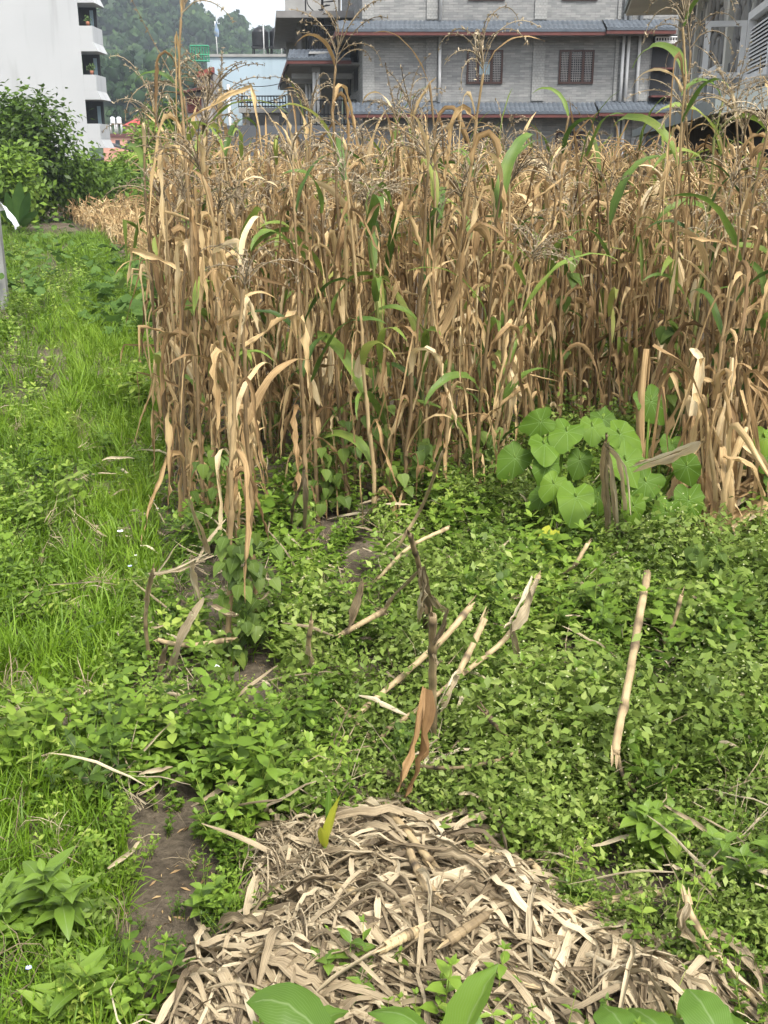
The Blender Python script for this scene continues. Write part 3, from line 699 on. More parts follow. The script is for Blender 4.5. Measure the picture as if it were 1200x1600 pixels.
for (t0, t1, z0, z1), lou in ((w1, 0), (w2, 1)):
    fw = .11; A = Acc()
    for q in ((t0, t1, z0, z0 + fw), (t0, t1, z1 - fw, z1), (t0, t0 + fw, z0 + fw, z1 - fw), (t1 - fw, t1, z0 + fw, z1 - fw)):
        box(A, q[0], q[1], .003, .14, q[2], q[3], M=W3)
    wn = A.build('window', MT['whiteframe'], rs, smooth=False)
    bx(t0 + fw, t1 - fw, .01, .02, z0 + fw, z1 - fw, 'pane', 'glass', wn)
    if lou:
        n = 13
        for k in range(n):
            z = z0 + fw + .04 + (z1 - z0 - 2 * fw - .08) * k / n
            hexa(Acc(), W3(np.array([(t0 + fw, .04, z), (t1 - fw, .04, z), (t1 - fw, .1, z - .05), (t0 + fw, .1, z - .05)])), W3(np.array([(t0 + fw, .04, z + .02), (t1 - fw, .04, z + .02), (t1 - fw, .1, z - .03), (t0 + fw, .1, z - .03)]))).build('louvre', MT['whiteframe'], wn, smooth=False)
        bx(t0 - .15, t1 + .15, .003, .22, z0 - .12, z0 - .004, 'sill', 'offwhite', wn)
        A = Acc(); h = .05   # the casement standing open towards us
        for q in ((.145, .75, z0 + .1, z0 + .18), (.145, .75, z1 - .18, z1 - .1), (.145, .22, z0 + .18, z1 - .18), (.67, .75, z0 + .18, z1 - .18)):
            box(A, t0 - .04, t0 + .01, q[0], q[1], q[2], q[3], M=W3)
        A.build('open_casement', MT['whiteframe'], wn, smooth=False)
    else:
        tm = (t0 + t1) / 2; bx(tm - .04, tm + .04, .022, .1, z0 + fw, z1 - fw, 'mullion', 'whiteframe', wn)
# crazy-paved stones, each its own piece
def clip(poly, n, d):
    o = []
    for k in range(len(poly)):
        a, b = poly[k], poly[(k + 1) % len(poly)]; fa, fb = a @ n - d, b @ n - d
        if fa <= 0: o.append(a)
        if fa * fb < 0: o.append(a + (b - a) * (fa / (fa - fb)))
    return o
rg = np.random.default_rng(11); cs = .44
nt_, nz_ = 33, 7
seeds = {(a, b): np.array([(a + .5 + rg.uniform(-.42, .42)) * cs, ZL + .22 + (b + .5 + rg.uniform(-.42, .42)) * cs]) for a in range(-1, nt_ + 1) for b in range(-1, nz_ + 1)}
spans = [(-1, 0)] + posts
for a in range(nt_):
    for b in range(nz_):
        s_ = seeds[(a, b)]
        poly = [np.array(q) for q in ((max(0, s_[0] - 1), ZL + .225), (s_[0] + 1, ZL + .225), (s_[0] + 1, ZU - .06), (max(0, s_[0] - 1), ZU - .06))]
        for da in range(-2, 3):
            for db in range(-2, 3):
                q = seeds.get((a + da, b + db))
                if q is None or (da == 0 and db == 0): continue
                n = q - s_; ln = np.linalg.norm(n); n = n / ln
                poly = clip(poly, n, n @ ((s_ + q) / 2) - .027)
                if len(poly) < 3: break
            if len(poly) < 3: break
        bad = len(poly) < 3
        for (t0, t1) in posts:
            if not bad and t0 - .3 < s_[0] < t1 + .3:
                if s_[0] < (t0 + t1) / 2: poly = clip(poly, np.array([1., 0]), t0 - .02)
                else: poly = clip(poly, np.array([-1., 0]), -t1 - .02)
                bad = len(poly) < 3
        for (t0, t1, z0, z1) in (w1, w2):
            if not bad:
                if t0 - .05 < s_[0] < t1 + .05 and z0 - .15 < s_[1] < z1 + .05: bad = True
                else:   # trim against the nearest frame side
                    dl = [(t0 - s_[0], np.array([1., 0]), t0 - .03), (s_[0] - t1, np.array([-1., 0]), -t1 - .03), (z0 - .13 - s_[1], np.array([0, 1.]), z0 - .16), (s_[1] - z1, np.array([0, -1.]), -z1 - .03)]
                    dd = max(dl, key=lambda e: e[0])
                    if dd[0] < .6: poly = clip(poly, dd[1], dd[2]); bad = len(poly) < 3
        if bad: continue
        P = np.array(poly); k = len(P); c = P.mean(0); hgt = rg.uniform(.03, .07)
        ring = lambda sc_, o: np.column_stack([c[0] + (P[:, 0] - c[0]) * sc_, np.full(k, o), c[1] + (P[:, 1] - c[1]) * sc_])
        V = np.vstack([ring(1, .002), ring(.97, hgt * .7), ring(.84, hgt), [[c[0], hgt * 1.1, c[1]]]])
        j = np.arange(k); j2 = (j + 1) % k
        Q = np.vstack([np.stack([j, j2, k + j2, k + j], 1), np.stack([k + j, k + j2, 2 * k + j2, 2 * k + j], 1)])
        T = np.stack([2 * k + j, 2 * k + j2, np.full(k, 3 * k)], 1)
        Acc().add(W3(V), Q, T, tint=rg.choice([.25, .4, .5, .6, .85], p=[.15, .25, .25, .2, .15]) + rg.uniform(-.05, .05)).build('stone', MT['stone'], rs, smooth=False)

# ---- white rendered block at the left
YW = 67.0
MT['whitewall'] = plain('white_render', (.385, .397, .402), (.355, .367, .373), scale=.35, rough=.85, stain=(.23, .24, .235), bump=.2)
wb = empty('white_block', (-22, YW, 0), 'white rendered apartment block with stepped balconies at the left', 'building')
xe = -17.5
hexa(Acc(), [(-42, YW, 0), (xe, YW, 0), (xe - 4.2, YW + 13, 0), (-42, YW + 13, 0)], [(-42, YW, 16), (xe, YW, 16), (xe - 4.2, YW + 13, 16), (-42, YW + 13, 16)]).build('wall', MT['whitewall'], wb, smooth=False)
for k, py in enumerate((231, 155.5, 80, 4)):
    z = wz(py, YW)                                   # underside of the slab over each opening
    h = 2.95
    d_ = 2.3
    hexa(Acc(), [(xe + .003, YW, z), (xe + .98, YW, z), (xe + .98, YW + d_, z), (xe - .7, YW + d_, z)], [(xe + .003, YW, z + .5), (xe + .74, YW, z + .5), (xe + .74, YW + d_, z + .5), (xe - .7, YW + d_, z + .5)]).build('balcony_slab', MT['whitewall'], wb, smooth=False)
    box(Acc(), xe + .003, xe + .74, YW + .003, YW + .15, z + .503, z + 1.35).build('balcony_parapet', MT['whitewall'], wb, smooth=False)
    box(Acc(), xe + .6, xe + .75, YW + .153, YW + d_, z + .503, z + 1.35).build('balcony_parapet', MT['whitewall'], wb, smooth=False)
    box(Acc(), xe - .55, xe + .5, YW + d_ - .1, YW + d_, z + .51, z + h).build('balcony_shade_screen', MT['darkwall_shade'], wb, smooth=False)  # dark sheet painting the shade inside the balcony slot
    box(Acc(), xe + .12, xe + .32, YW + d_ - .16, YW + d_ - .103, z + 1.2, z + 2.4).build('balcony_window', MT['curtain'], wb, smooth=False)
pp = Acc(); x = wx(141.5, YW, 116)
MT['pot'] = plain('terracotta', (.30, .12, .07)); MT['potplant'] = plain('pot_plant_leaf', (.10, .17, .05), (.05, .09, .02), scale=20)
for k, (py, lab) in enumerate(((117.5, 'small potted plant on the second balcony rail of white block'), (40.5, 'small potted plant on the top balcony rail of white block'))):
    z = wz((155.5, 80)[k], YW) + 1.352; xx = xe + .5
    t = empty('potted_plant', (xx, YW + .08, z), lab, 'potted plant', 'plants on the white balconies')
    A = Acc(); addtube(A, [[xx, YW + .08, z], [xx, YW + .08, z + .22]], [.08, .12], 8); A.build('pot', MT['pot'], t)
    rg = np.random.default_rng(k); C = rg.normal(size=(60, 3)) * [.12, .06, .12] + [xx, YW + .08, z + .36]
    A = Acc(); A.add(*leafquads(C, rg.normal(size=(60, 3)), .06, rg)); A.build('foliage', MT['potplant'], t)

# ---- pink house far behind with red pyramid roof and white tanks
YK = 170.0
MT['pink'] = plain('pink_render', (.52, .27, .20), (.46, .24, .18), scale=.3, rough=.85)
MT['redroof'] = plain('red_roof_sheet', (.42, .065, .055), (.34, .05, .045), scale=.5, rough=.6)
MT['whitetank'] = plain('white_plastic', (.62, .66, .66), (.55, .58, .58), rough=.5)
pk = empty('pink_house', (wx(190, YK), YK, 0), 'pink house with red pyramid roof seen far off beyond the bushes', 'house')
box(Acc(), wx(155, YK), wx(221, YK), YK, YK + 9, 0, wz(210, YK)).build('wall', MT['pink'], pk, smooth=False)
box(Acc(), wx(154, YK), wx(222, YK), YK - .3, YK + 9.3, wz(214, YK), wz(209, YK)).build('roof_slab', MT['redtrim'], pk, smooth=False)
box(Acc(), wx(190, YK), wx(213, YK), YK + 1, YK + 4, wz(209, YK) + .005, wz(196, YK)).build('stair_tower', MT['pink'], pk, smooth=False)
q0, q1 = wx(187, YK), wx(221, YK); zz = wz(196, YK); qm = wx(205, YK)
A = Acc(); A.add([(q0, YK + .3, zz), (q1, YK + .3, zz), (q1, YK + 5, zz), (q0, YK + 5, zz), (qm, YK + 2.6, wz(184, YK))], [[3, 2, 1, 0]], [[0, 1, 4], [1, 2, 4], [2, 3, 4], [3, 0, 4]]); A.build('pyramid_roof', MT['redroof'], pk, smooth=False)
for px in (175, 194, 208): box(Acc(), wx(px, YK), wx(px + 7, YK), YK - .05, YK - .004, wz(228, YK), wz(219, YK)).build('window', MT['glass'], pk, smooth=False)
box(Acc(), wx(207, YK), wx(212, YK), YK + .95, YK + .997, wz(205, YK), wz(198, YK)).build('window', MT['glass'], pk, smooth=False)
for px, lab in ((170.5, 'left of the two white water tanks on the far pink house'), (180.5, 'right of the two white water tanks on the far pink house')):
    xm = wx(px, YK); t = empty('water_tank', (xm, YK + 1, wz(209, YK)), lab, 'water tank', 'white tanks on the pink house')
    A = Acc(); zz = np.linspace(wz(193, YK), wz(184, YK), 9); addtube(A, [[xm, YK + 1, z] for z in zz] + [[xm, YK + 1, wz(182, YK)]], np.append(.37 * (1 + .06 * (np.arange(9) % 2)), .15), 12); A.build('body', MT['whitetank'], t)
    A = Acc()
    for sx in (-.32, .32):
        for sy in (-.32, .32): addtube(A, [[xm + sx, YK + 1 + sy, wz(209, YK)], [xm + sx, YK + 1 + sy, wz(193, YK)]], .05, 5)
    A.build('stand', MT['whiteframe'], t)
# small roof on the near hill
yh = 238.0
sr = empty('hill_cabin', (wx(184, yh), yh, 0), 'long low grey-roofed building half hidden on the wooded hill', 'building')
zr = wz(128, yh)
box(Acc(), wx(166, yh), wx(198, yh), yh, yh + 6, zr - 9, zr - .3).build('wall', MT['offwhite'], sr, smooth=False)
hexa(Acc(), [(wx(161, yh), yh - 2, zr - .4), (wx(201, yh), yh - 2, zr - .4), (wx(201, yh), yh + 7, zr + .6), (wx(161, yh), yh + 7, zr + .6)], [(wx(161, yh), yh - 2, zr - .2), (wx(201, yh), yh - 2, zr - .2), (wx(201, yh), yh + 7, zr + .9), (wx(161, yh), yh + 7, zr + .9)]).build('roof', MT['eavegrey'], sr, smooth=False)
# dark lean-to roof in front of the pink house
dr = empty('lean_to', (wx(180, 120), 120, 0), 'dark sloping lean-to roof between white block and bushes', 'shed')
hexa(Acc(), [(wx(160, 120, 225), 120, wz(225, 120)), (wx(205, 120, 235), 120, wz(236, 120)), (wx(205, 120, 235), 124, wz(236, 120)), (wx(160, 120, 225), 124, wz(225, 120))], [(wx(160, 120, 225), 120, wz(222, 120)), (wx(205, 120, 235), 120, wz(234, 120)), (wx(205, 120, 235), 124, wz(234, 120)), (wx(160, 120, 225), 124, wz(222, 120))]).build('roof', MT['darkwall_shade'], dr, smooth=False)
box(Acc(), wx(163, 120), wx(203, 120), 120.3, 123.8, 0, wz(236, 120) - .02).build('wall', MT['pink'], dr, smooth=False)

# ================================================================== TREES AND BUSHES BEYOND THE FIELD
def bush(name, label, cat, x, y, wdt, hgt, tint, seed, nclump=110, per=46, leaf=.11, base=.12, group=None, dep=None, mat='weed', spread=.13):
    rng = np.random.default_rng(seed); t = empty(name, (x, y, 0), label, cat, group)
    dep = dep or wdt
    A = Acc(); B = Acc(); cents = []
    while len(cents) < nclump:
        d = rng.normal(size=3); d /= np.linalg.norm(d); r = rng.uniform(.35, 1) ** .5
        p = d * r * np.array([wdt / 2, dep / 2, hgt * (1 - base) / 2]); p[2] += hgt * (base + (1 - base) / 2)
        k = 1 + .28 * math.sin(3 * math.atan2(d[1], d[0]) + seed) + rng.uniform(-.12, .18); p[:2] *= k
        p[2] *= rng.uniform(.86, 1.1)
        if p[2] > .05: cents.append(p)
    cents = np.array(cents)
    for c in cents:
        n = int(per * rng.uniform(.6, 1.4)); cs = wdt * spread * rng.uniform(.6, 1.25)
        C = c + rng.normal(size=(n, 3)) * [cs, cs, cs * .75]; C[:, 2] = np.maximum(C[:, 2], .03)
        nr = (c - [0, 0, hgt * .4]); nr = nr / (np.linalg.norm(nr) + 1e-6) + [0, 0, .6]
        V, Q = leafquads(C + [x, y, 0], np.tile(nr, (n, 1)) + rng.normal(size=(n, 3)) * .5, leaf * rng.uniform(.6, 1.3, n), rng, .5)
        A.add(V, Q, tint=np.repeat(tint + rng.uniform(-.16, .16) + rng.uniform(-.08, .08, n), 4))
    A.build('crown', MT[mat], t)
    hub = np.array([0, 0, hgt * .18])
    addtube(B, curve([(x, y, -.1), (x + rng.normal(0, .05), y, hgt * .1), (x + hub[0], y, hub[2])], 5), np.linspace(.05, .035, 5) * hgt * .5, 7)
    for c in cents[rng.choice(len(cents), min(14, len(cents)), replace=False)]:
        mid = hub + (c - hub) * .5 + rng.normal(0, .06, 3) * hgt * .3
        addtube(B, curve(np.array([hub, mid, c]) + [x, y, 0], 6), np.linspace(.022, .006, 6) * hgt * .5, 5)
    B.build('trunk', MT['bark'], t)
    return t
MT['bark'] = plain('bark', (.10, .08, .06), (.05, .04, .03), scale=14, rough=.95, bump=.5)
bush('round_tree', 'dark leafy round tree in front of the white block', 'tree', wx(42, 38, 250), 38, 3.2, 4.0, .27, 1, 170, 64, .12, .06)
hedge = [
    (256, 54, 2.5, 4.7, .30, 'tall dark evergreen tree behind the hedge beside the red house', 'hedge_tree', .16),
    (198, 56, 2.4, 1.9, .52, 'light green tree in front of the far pink house', 'hedge_tree', .15),
    (240, 49, 2.3, 3.35, .62, 'yellow-green young tree in the hedge below the dark evergreen', 'hedge_tree', .13),
    (172, 48, 2.6, 1.85, .58, 'feathery pale green bush at the foot of white block', 'hedge_bush', .12),
    (125, 43, 2.0, 2.3, .46, 'mid green bush between round tree and feathery bush', 'hedge_bush', .12),
    (150, 41, 2.4, 1.75, .36, 'low dark bush at the far end of the cut maize, left one', 'hedge_bush', .11),
    (205, 41, 2.7, 1.6, .40, 'low dark bush at the far end of the cut maize, middle one', 'hedge_bush', .11),
    (238, 42, 1.9, 2.9, .60, 'bright green bush beside the dark compound wall', 'hedge_bush', .12),
    (268, 36, 2.0, 1.4, .45, 'low sprawling bush in front of the compound wall end', 'hedge_bush', .10),
    (6, 33, 1.9, 2.5, .55, 'bright green bush under the round tree at the left edge', 'hedge_bush', .11),
]
for k, (px, Y, wd, h, ti, lab, nm, lf) in enumerate(hedge):
    bush(nm, lab, 'tree' if nm == 'hedge_tree' else 'bush', wx(px, Y, 260), Y, wd, h, ti, 20 + k, 75, 42, lf, .03, 'trees and bushes beyond the field')
# broad pointed canna-like leaves by the left edge
MT['broad'] = leafmat('broad_leaf', [(0, (.02, .045, .012)), (.5, (.055, .12, .03)), (1, (.13, .22, .05))], .3, .4, .4, objvar=.2, streak=.1, blotch=.15)
cn = empty('canna_plant', (wx(28, 27, 345), 27, 0), 'clump of broad pointed leaves below the round tree', 'plant')
for (px, py, qx, qy, w_) in ((26, 350, 33, 283, .16), (20, 350, 12, 300, .13), (32, 350, 48, 300, .12), (30, 352, 62, 330, .12), (24, 352, 2, 322, .12), (36, 355, 50, 340, .1)):
    p0, p1 = at(px, py, 27), at(qx, qy, 26.8); A = Acc(); n = 9; f = np.linspace(0, 1, n)
    pth = p0 + (p1 - p0) * f[:, None] + np.array([0, -.12, 0]) * (f ** 2)[:, None]
    addstrip(A, pth, w_ * np.sin(PI * np.clip(f * .92 + .06, 0, 1)) ** .8, fold=.35, side0=(1, .3, 0)); A.build('leaf', MT['broad'], cn)
# white sheet on a grey post at the left edge
MT['sheet'] = plain('white_plastic_sheet', (.74, .76, .80), (.62, .64, .70), scale=3, rough=.4)
wsx = empty('plastic_sheet', at(8, 400, 16), 'white plastic sheet hanging off the grey post at the left edge', 'sheet')
A = Acc(); rg = np.random.default_rng(3); n = 10; f = np.linspace(0, 1, n)
pth = curve([at(-14, 322, 16), at(4, 322, 15.9), at(18, 338, 15.8), at(27, 356, 15.85)], n)
addstrip(A, pth, np.linspace(.10, .075, n), nac=6, side0=(.5, .2, -.6), ripple=rg.normal(0, .012, (n, 6)), twist=np.linspace(0, .7, n)); A.build('cloth', MT['sheet'], wsx)
gp = Acc(); a_, b_ = at(2, 395, 16.2), at(1, 320, 16.2); box(gp, a_[0] - .08, a_[0] + .03, 16.15, 16.25, -.05, b_[2])
tag(gp.build('concrete_post', MT['concrete'], smooth=False), 'short grey concrete post at the left edge of the plot', 'post')

# ================================================================== MAIZE
def maize_leaf(rng, kind, L, W, nseg, nac):
    s = np.linspace(0, 1, nseg + 1)
    if kind == 'hang':
        a, b, c, k = R(rng.uniform(8, 28)), R(rng.uniform(158, 180)), rng.uniform(.10, .32), rng.uniform(12, 30)
        th = a + (b - a) / (1 + np.exp(-k * (s - c)))
    elif kind == 'arch':
        a, b = R(rng.uniform(14, 30)), R(rng.uniform(105, 165)); th = a + (b - a) * np.clip(s, 0, 1) ** rng.uniform(1.0, 1.9)
    elif kind == 'broken':
        c = rng.uniform(.35, .65); a = R(rng.uniform(25, 70)); th = np.where(s < c, a + s * .5, R(rng.uniform(165, 182)))
    else:
        a, b = R(rng.uniform(3, 16)), R(rng.uniform(30, 90)); th = a + (b - a) * s ** 2
    dryk = 0 if kind == 'arch' else 1
    th = th + rng.normal(0, .07, nseg + 1)
    ph = np.cumsum(rng.normal(0, .08 + .09 * dryk, nseg + 1))
    d = np.stack([np.sin(th) * np.cos(ph), np.sin(th) * np.sin(ph), np.cos(th)], -1) * (L / nseg)
    path = np.vstack([[0, 0, 0], np.cumsum(d[:-1], 0)]) + [.011, 0, 0]
    tw = np.cumsum(rng.normal(0, .12 + .30 * dryk, nseg + 1)) + rng.uniform(-1, 1) * 1.2 * s * dryk
    fo = np.clip(.3 + .75 * dryk * np.abs(np.sin(s * rng.uniform(3, 9) + rng.uniform(0, 6))) + rng.normal(0, .18 * dryk, nseg + 1), .05, 1.35)
    hw = W * np.minimum(1, .5 + 2.6 * s) * np.clip(1 - s ** rng.uniform(2.0, 3.2), .02, 1) ** .8
    if dryk: hw = hw * np.clip(rng.normal(.9, .16, nseg + 1), .45, 1.25)
    rip = None
    if nac > 3: rip = rng.normal(0, W * .16 * (.4 + dryk), (nseg + 1, nac)) * np.abs(np.linspace(-1, 1, nac))[None]
    return strip(path, hw, tw, fo, nac, (0, 1, 0), rip)
def maize_stalk(rng, h, sides=7, mul=1.0):
    n = int(h / .19) + 1; z = np.linspace(0, h, n); ln = rng.normal(0, .05, 2) * h
    cen = np.stack([ln[0] * (z / h) ** 1.8 + rng.normal(0, .006, n), ln[1] * (z / h) ** 1.8 + rng.normal(0, .006, n), z], -1)
    pts, rad = [], []
    for k in range(n - 1):
        r = (.0135 - .009 * k / n) * mul
        for f, q in ((.0, 1.22), (.08, 1.0), (.6, 1.08), (.93, 1.2 + rng.uniform(-.05, .2))):
            pts.append(cen[k] + (cen[k + 1] - cen[k]) * f + rng.normal(0, .0012, 3)); rad.append(r * q)
    pts.append(cen[-1]); rad.append(.004)
    pts = np.array(pts); pts[0, 2] -= .06
    return tube(pts, np.array(rad), sides), cen
def maize_tassel(rng, nb=12, seg=8, sides=3, rad=.0028, full=True):
    A = Acc(); droop = rng.uniform(.8, 2.0); az0 = rng.uniform(0, 6.28); bias = np.array([math.cos(az0), math.sin(az0), 0]) * rng.uniform(0, .9)
    for k in range(nb):
        L = rng.uniform(.16, .28) * (1.2 if k == 0 else 1); s = np.linspace(0, 1, seg + 1); az = k * 2.4 + rng.normal(0, .3)
        th = (.05 if k == 0 else rng.uniform(.35, 1.0)) + droop * s ** 1.3 * rng.uniform(.7, 1.3)
        d = np.stack([np.sin(th) * math.cos(az), np.sin(th) * math.sin(az), np.cos(th)], -1) + bias[None] * s[:, None] * .9
        d *= (L / seg) / np.linalg.norm(d, axis=1)[:, None]
        p = np.cumsum(d, 0) + [0, 0, .02 + .006 * k]; p[0] = [0, 0, .01 + .006 * k]
        addtube(A, p, rad * (1 - .5 * s), sides, tint=rng.uniform(.2, .8), cap=False)
        if full:   # hanging spikelets along each branch
            C = p[rng.integers(1, seg + 1, 20)] + rng.normal(0, .004, (20, 3))
            V, Q = leafquads(C, rng.normal(size=(20, 3)), .009, rng, .35); A.add(V, Q, tint=np.repeat(rng.uniform(.2, .9, 20), 4))
    return A
def husk(rng):
    A = Acc()
    for k in range(5):
        s = np.linspace(0, 1, 8); az = k * 1.26 + rng.normal(0, .2); o = .024 * np.sin(PI * np.clip(s * .85 + .1, 0, 1)) + (.02 * s ** 3 * rng.uniform(0, 3))
        p = np.stack([o * math.cos(az), o * math.sin(az), -.23 * s * rng.uniform(.9, 1.15)], -1)
        addstrip(A, p, .026 * np.sin(PI * np.clip(s * .9 + .08, 0, 1)) ** .7, fold=-.5, side0=(-math.sin(az), math.cos(az), 0), tint=rng.uniform(.6, 1.0))
    return A
rng = np.random.default_rng(77)
def mk(V, Q, UV, name, mat, tint=.5): return Acc().add(V, Q, None, UV, tint).mesh(name, MT[mat])
LIB = {'hang': [mk(*maize_leaf(rng, 'hang', rng.uniform(.5, .8), rng.uniform(.014, .034), 17, 5), 'leaf', 'dry', rng.uniform(.32, .68)) for k in range(34)],
       'broken': [mk(*maize_leaf(rng, 'broken', rng.uniform(.45, .75), rng.uniform(.012, .028), 14, 5), 'leaf', 'dry', rng.uniform(.35, .75)) for k in range(14)],
       'up': [mk(*maize_leaf(rng, 'up', rng.uniform(.3, .5), rng.uniform(.018, .03), 10, 5), 'leaf', 'dry', rng.uniform(.4, .75)) for k in range(10)],
       'dryarch': [mk(*maize_leaf(rng, 'arch', rng.uniform(.4, .6), rng.uniform(.012, .026), 14, 5), 'leaf', 'dry', rng.uniform(.35, .75)) for k in range(8)],
       'green': [mk(*maize_leaf(rng, 'arch', rng.uniform(.5, .75), rng.uniform(.022, .038), 14, 5), 'leaf', 'maize_green', rng.uniform(.3, .8)) for k in range(12)]}
STK = []
for k in range(14):
    h = 1.72 + .03 * k
    (V, Q, T, UV), cen = maize_stalk(rng, h); STK.append((Acc().add(V, Q, T, UV, .4).mesh('stalk', MT['stalk']), Acc().add(V, Q, T, UV, .5).mesh('stalk', MT['stalk_green']), cen))
TAS = [maize_tassel(rng, int(rng.integers(8, 15))).mesh('tassel', MT['tassel']) for k in range(9)]
HSK = [husk(rng).mesh('ear_husk', MT['dry']) for k in range(5)]
def child(name, me, parent, loc, rot, s=1.0):
    o = bpy.data.objects.new(name, me); o.parent = parent; o.location = loc; o.rotation_euler = rot; o.scale = (s, s, s) if np.isscalar(s) else s
    col.objects.link(o); return o
def maize(x, y, rng, label, green=0., hs=1.0, tassel=.75, group=None, lean=.05, zoff=0., dens=1.0, bare=0., sk=None):
    """one standing plant, every leaf a part"""
    t = empty('maize_plant', (x, y, float(ground_z(x, y)) + zoff), label, 'maize plant', group)
    t.rotation_euler = (rng.normal(0, lean), rng.normal(0, lean), rng.uniform(0, 6.28)); t.scale = (1, 1, hs)
    k = rng.integers(0, 14) if sk is None else sk; sm, sg, cen = STK[k]
    child('stalk', sg if green > .45 else sm, t, (0, 0, 0), (0, 0, 0))
    az = rng.uniform(0, 6.28)
    for j in range(1, len(cen)):
        az += PI + rng.normal(0, .45)
        f = j / len(cen)
        if rng.random() > dens or f < bare: continue
        u = rng.random()
        if rng.random() < green * (1.4 if f > .35 else .5): me = LIB['green'][rng.integers(12)]
        elif f > .85: me = LIB['up' if u < .45 else 'dryarch'][rng.integers(8)]
        elif u < .70: me = LIB['hang'][rng.integers(34)]
        elif u < .9: me = LIB['broken'][rng.integers(14)]
        else: me = LIB['dryarch'][rng.integers(8)]
        s = rng.uniform(.8, 1.15) * (.75 if f > .85 or f < .15 else 1)
        child('leaf', me, t, cen[j], (rng.normal(0, .1), rng.normal(0, .1), az), (s, s, s / hs))
        if f < .85 and rng.random() < .75:    # a shredded strip hanging beside it
            child('leaf', LIB['hang'][rng.integers(34)], t, cen[j] - [0, 0, .06], (rng.normal(0, .1), rng.normal(0, .1), az + rng.normal(1.5, .8)), (s * .55, s * .5, s * rng.uniform(.7, 1.15)))
    if rng.random() < tassel: child('tassel', TAS[rng.integers(9)], t, cen[-1] - [0, 0, .01], (rng.normal(0, .25), rng.normal(0, .25), rng.uniform(0, 6.28)), rng.uniform(1.0, 1.5))
    if rng.random() < .35:
        j = int(len(cen) * .5); child('ear_husk', HSK[rng.integers(5)], t, cen[j] + [.03 * math.cos(az), .03 * math.sin(az), .05], (rng.normal(0, .35), rng.normal(0, .35), 0), rng.uniform(.8, 1.2))
    return t
# front edge of the stand, as seen in the photograph: base line (pixel) of the first plants
FRONT = np.array([(150, 400), (252, 660), (275, 800), (300, 870), (395, 870), (408, 730), (470, 730), (482, 835), (600, 840), (650, 830), (770, 800), (790, 740), (860, 720), (1035, 720), (1055, 840), (1300, 850)], float)
def in_stand(X, Y):
    px, py = proj(X, Y, np.zeros_like(X))
    fr = np.interp(px, FRONT[:, 0], FRONT[:, 1])
    left = np.interp(Y, [5, 8, 12, 40], [270, 262, 268, 300])
    right = np.interp(Y, [5, 15, 18, 29, 34], [1500, 1400, 1190, 1080, 1000])
    return (py < fr) & (px > left) & (px < right) & (Y < 34)
rng = np.random.default_rng(2024)
pts = []
cell = {}
def far_enough(x, y, dmin):
    ci, cj = int(x / .3), int(y / .3)
    for a in range(ci - 1, ci + 2):
        for b in range(cj - 1, cj + 2):
            for (u, v) in cell.get((a, b), ()):
                if (u - x) ** 2 + (v - y) ** 2 < dmin * dmin: return False
    cell.setdefault((ci, cj), []).append((x, y)); return True
cx_ = rng.uniform(-8, 14, 60000); cy_ = rng.uniform(5, 34, 60000)
ok = in_stand(cx_, cy_) & (np.abs(cx_) < .42 * cy_ + 1.5)
# special plants first, so that the crowd keeps clear of them
SPECIAL = [
    (322, 850, 'tallest maize plant at the left corner of the stand, drooping tassel, few green leaves', .08, 1.38),
    (366, 1045, 'maize plant with heart-leaved vine round its foot at the left front corner', .06, .98),
    (401, 1010, 'thin maize plant just right of the vine-wrapped corner plant', .05, .9),
    (290, 838, 'thin dark maize stalk at the outer left edge of the stand', .05, .98),
    (372, 840, 'dry maize plant beside the tall corner plant, leaves hanging to the ground', .05, 1.04),
    (300, 800, 'bushy dry maize plant just behind the outer left stalk', .1, 1.02),
    (262, 690, 'bare leaning maize stalk with one long hanging strip, left of the stand', .0, .98),
    (545, 790, 'tall pale maize plant with nodding tassel in front of the porch columns', .1, 1.27),
    (610, 800, 'maize plant at the front edge with arching green leaves', .75, .92),
    (655, 790, 'half green maize plant with drooping dark leaves at the front edge', .7, .9),
    (440, 700, 'maize plant in the gap with yellow-green drooping blades', .8, .88),
    (735, 770, 'dry maize plant at the right end of the front edge with curling green tip', .25, .97),
    (1035, 760, 'tallest maize plant on the right with pale bent crown and spread tassel', .45, 1.38),
    (1062, 770, 'maize plant with long bright green blades beside the tall right plant', .85, 1.2),
    (1100, 800, 'short dry maize plant leaning over the taro at the right', .05, .82),
    (1150, 815, 'stooping dry maize plant at the right edge above broken stalks', .0, .85),
    (870, 672, 'tall dry maize plant rising behind the taro clump with a vine on it', .08, 1.08),
    (1010, 690, 'rust-brown maize plant standing behind the taro leaves', .05, 1.05),
]
for k, (px, py, lab, gr, hs) in enumerate(SPECIAL):
    p = G(px, py); far_enough(p[0], p[1], 0.0)
    maize(p[0], p[1], np.random.default_rng(500 + k), lab, gr, hs, tassel=1.0 if k not in (2, 6, 14, 15) else 0., lean=.03, group=None, bare=.4 if k in (1, 2) else 0., sk=13 if hs > 1.15 else None)
for x, y in zip(cx_[ok], cy_[ok]):
    if far_enough(x, y, .17 if y < 9 else .21 if y < 13 else .38): pts.append((x, y))
pts = np.array(pts); pts = pts[np.argsort(pts[:, 1])]
print('maize plants', len(pts))
NFULL, NONE_ = 135, 281
def crowd_label(x, y, kind):
    px = float(proj(x, y, 1.2)[0])
    col_ = ['below the blue building', 'below the porch wing', 'below the brick house corner', 'below the left lattice window', 'below the right lattice window', 'below the brick house downpipes', 'before the stone house'][int(np.searchsorted([400, 560, 690, 815, 945, 1075], px))]
    row = 'front row' if y < 7.6 else 'second row' if y < 9.3 else 'third row' if y < 11 else 'inner row'
    return f'{kind} {row} maize plant {col_}'
